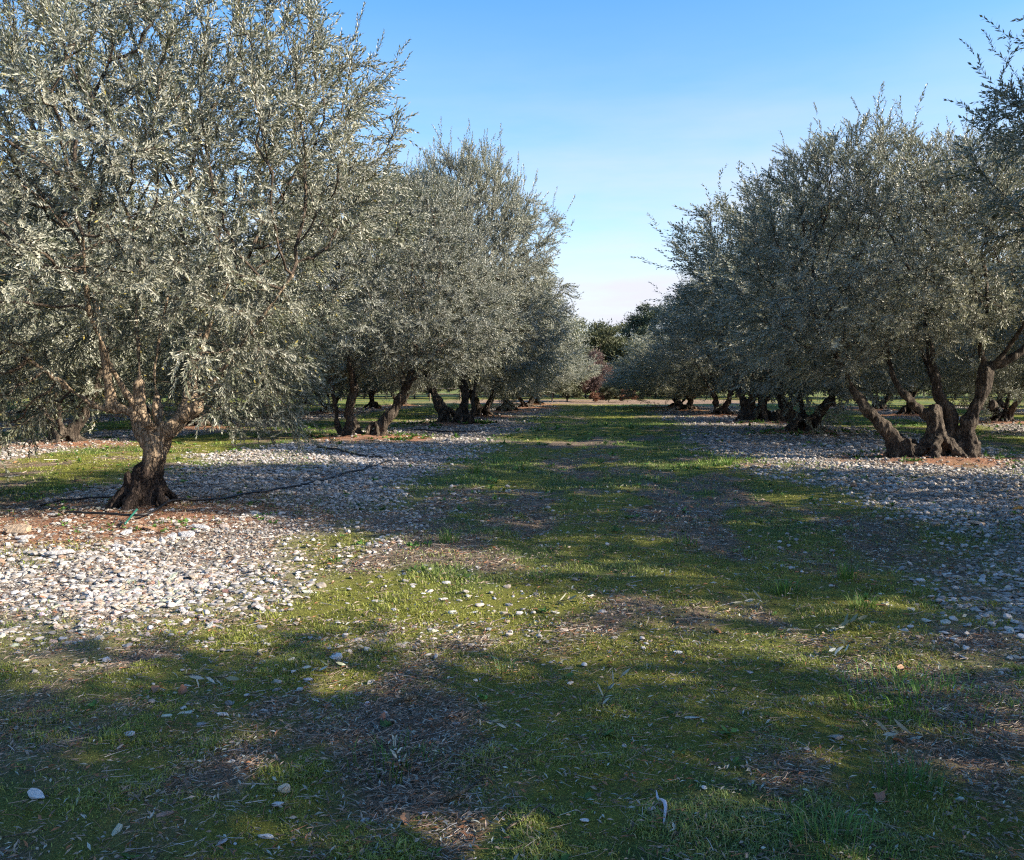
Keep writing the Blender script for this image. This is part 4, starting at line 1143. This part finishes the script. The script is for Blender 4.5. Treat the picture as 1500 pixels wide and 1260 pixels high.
def clump_tree(name, seed, H, W, trunk_h, n_cl, n_leaf, leaf, mat, cone=0.0, upright=0.0):
    rs = np.random.RandomState(seed)
    cl = []
    while len(cl) < n_cl:
        q = rs.uniform(-1, 1, 3); r = np.linalg.norm(q)
        if r > 1 or r < .35: continue
        z = trunk_h + (H - trunk_h) * (q[2] * .5 + .5); k = 1 - cone * (q[2] * .5 + .5)
        cl.append((q[0] * W * k, q[1] * W * k, z, rs.uniform(.16, .30) * W))
    cl = np.array(cl)
    per = n_leaf // n_cl; LV = []
    c = np.repeat(cl, per, 0); m = len(c)
    q = norm(rs.normal(0, 1, (m, 3))) * (rs.uniform(.35, 1, (m, 1)) ** .6) * np.array([1, 1, .62 + upright])
    pos = c[:, :3] + q * c[:, 3:4] * (1 + .3 * rs.normal(0, 1, (m, 1)))
    d = norm(q + rs.normal(0, .5, (m, 3)) + np.array([0, 0, .4 + upright])); w = norm(np.cross(d, rs.normal(0, 1, (m, 3))))
    l = leaf * rs.uniform(.6, 1.3, (m, 1))
    V = np.stack([pos - w * l * .22, pos + d * l, pos + w * l * .22 + d * l * .1], 1).reshape(-1, 3)
    F = np.arange(m * 3).reshape(-1, 3)
    fol = mesh_np(name + '_foliage', V, F, mat)
    tk = [([(0, 0, -.2), (.1, 0, trunk_h * .6), (0, .1, trunk_h + (H - trunk_h) * .5)], [.03 * H, .024 * H, .012 * H])]
    parts = []
    for p_, r_ in tk:
        p, r = resample(p_, r_, .4); parts.append(tube(p, r, 8))
    for k in range(0, n_cl, 2):
        e = cl[k]; s = np.array([0, 0, trunk_h * .7 + (e[2] - trunk_h) * .4]); parts.append(tube([s, (s + e[:3]) / 2 + [0, 0, -.1], e[:3]], [.011 * H, .007 * H, .003 * H], 5))
    V, F = join(parts)
    return mesh_np(name + '_trunk', V, F, M_BARK, True), fol
PINES = [clump_tree('pine_a', 1, 7.5, 4.0, .9, 60, 32000, .26, M_PINE_A), clump_tree('pine_b', 2, 9.5, 4.2, 1.0, 64, 32000, .26, M_PINE_B, .35),
         clump_tree('pine_c', 3, 8.0, 4.6, .8, 64, 34000, .28, M_PINE_A)]
SHR = clump_tree('shrub_red', 5, 3.1, 1.5, .4, 34, 16000, .12, M_RED, .2, .5); BSH = clump_tree('shrub_green', 6, 2.4, 1.5, .2, 30, 14000, .13, M_OAK)
RST = clump_tree('shrub_rust', 7, 1.3, 1.0, .1, 22, 7000, .11, M_RUST)
def plant(name, T, x, y, rz, s, label, cat, group=None):
    t = thing(name, label, cat, (x, y, 0), rz, group); t.scale = (s, s, s)
    link('trunk', T[0], t); link('crown', T[1], t); return t
plant('purple_leaved_tree', SHR, -.9, 68, 0, 1.15, 'purple leaved small tree standing behind the end of the lane', 'tree')
plant('green_shrub', BSH, -2.9, 66, 1, 1.1, 'yellow green shrub left of the purple tree at the lane end', 'shrub')
plant('green_shrub', BSH, .4, 64.5, 3, .6, 'low green shrub in front of the purple tree', 'shrub')
plant('rust_shrub', RST, 1.7, 65, 1, .75, 'rust red bush right of the purple tree at the lane end', 'shrub')
plant('rust_shrub', RST, -.6, 64.0, 2, .6, 'small rust red bush below the purple tree', 'shrub')
for (x, y, k, s, lab) in ((-3.9, 92, 2, 1.02, 'pine leftmost in the gap at the end of the lane'), (-.6, 86, 0, .95, 'sunlit olive green pine at the middle of the lane end'),
                          (2.6, 98, 2, 1.03, 'round topped pine right of the middle of the lane end'), (4.6, 90, 1, .98, 'tall dark blue green pine rising right of the lane end'),
                          (9.0, 94, 1, 1.12, 'tallest dark pine behind the right row of olives')):
    plant('pine_tree', PINES[k], x, y, x * 3, s, lab, 'pine tree', 'pines behind the orchard')
for k, (x, y, s) in enumerate(((-8, 79, 1.5), (-4.6, 77, 1.3), (-1.6, 80, 1.5), (1.6, 78, 1.35), (4.6, 80, 1.6), (8, 78, 1.4))):
    plant('green_shrub', BSH, x, y, k * 1.3, s, '%s shrub from the left in the dark undergrowth below the lane end pines' % CNT[k].replace('outermost', 'first'), 'shrub', 'undergrowth at the lane end')
rp = np.random.RandomState(6)
for i, x in enumerate(np.arange(-74, 62, 6.2)):
    if -7 < x < 12: continue
    side = 'left' if x < 0 else 'right'
    plant('pine_tree', PINES[i % 3], x + rp.uniform(-1, 1), 84 + rp.uniform(-5, 8), rp.uniform(0, 6), rp.uniform(.8, 1.0),
          '%s pine from the outer %s edge, seen in scraps under the olive crowns' % (CNT[min(abs(i - (0 if x < 0 else 21)), 13)], side), 'pine tree', 'pines behind the %s orchard rows' % side)
for side, xs_u in (('left', np.arange(-12.5, -76, -4.6)), ('right', np.arange(12, 58, 4.6))):
    for k, x in enumerate(xs_u):
        plant('green_shrub', BSH, float(x), 77 + rp.uniform(-1.5, 1.5), k * 1.7, rp.uniform(1.35, 1.7), '%s dark shrub counted outward from the lane on the %s, under the pines' % (CNT[min(k, 13)].replace('outermost', 'first'), side), 'shrub', 'undergrowth behind the %s olive rows' % side)
# low wooden rail fence beyond the left rows
wm = bark_material('weathered_wood', (.2, .16, .12), (.34, .29, .24))
f = thing('rail_fence', 'low weathered wooden rail fence seen far off under the left olives', 'fence', (-40, 66, 0))
xs_f = np.arange(0, 38, 2.4)
for xf in xs_f:
    V, Q, C = tube([(xf, 0, -.1), (xf, 0, .6), (xf + .02, 0, 1.15)], [.06, .055, .05], 8); link('post', mesh_np('post', V, [Q, C], wm), f)
for zf in (.55, 1.0):
    V, Q, C = tube([(0, .07, zf), (18, .07, zf + .02), (xs_f[-1], .07, zf)], [.045, .045, .045], 8); link('rail', mesh_np('rail', V, [Q, C], wm), f)
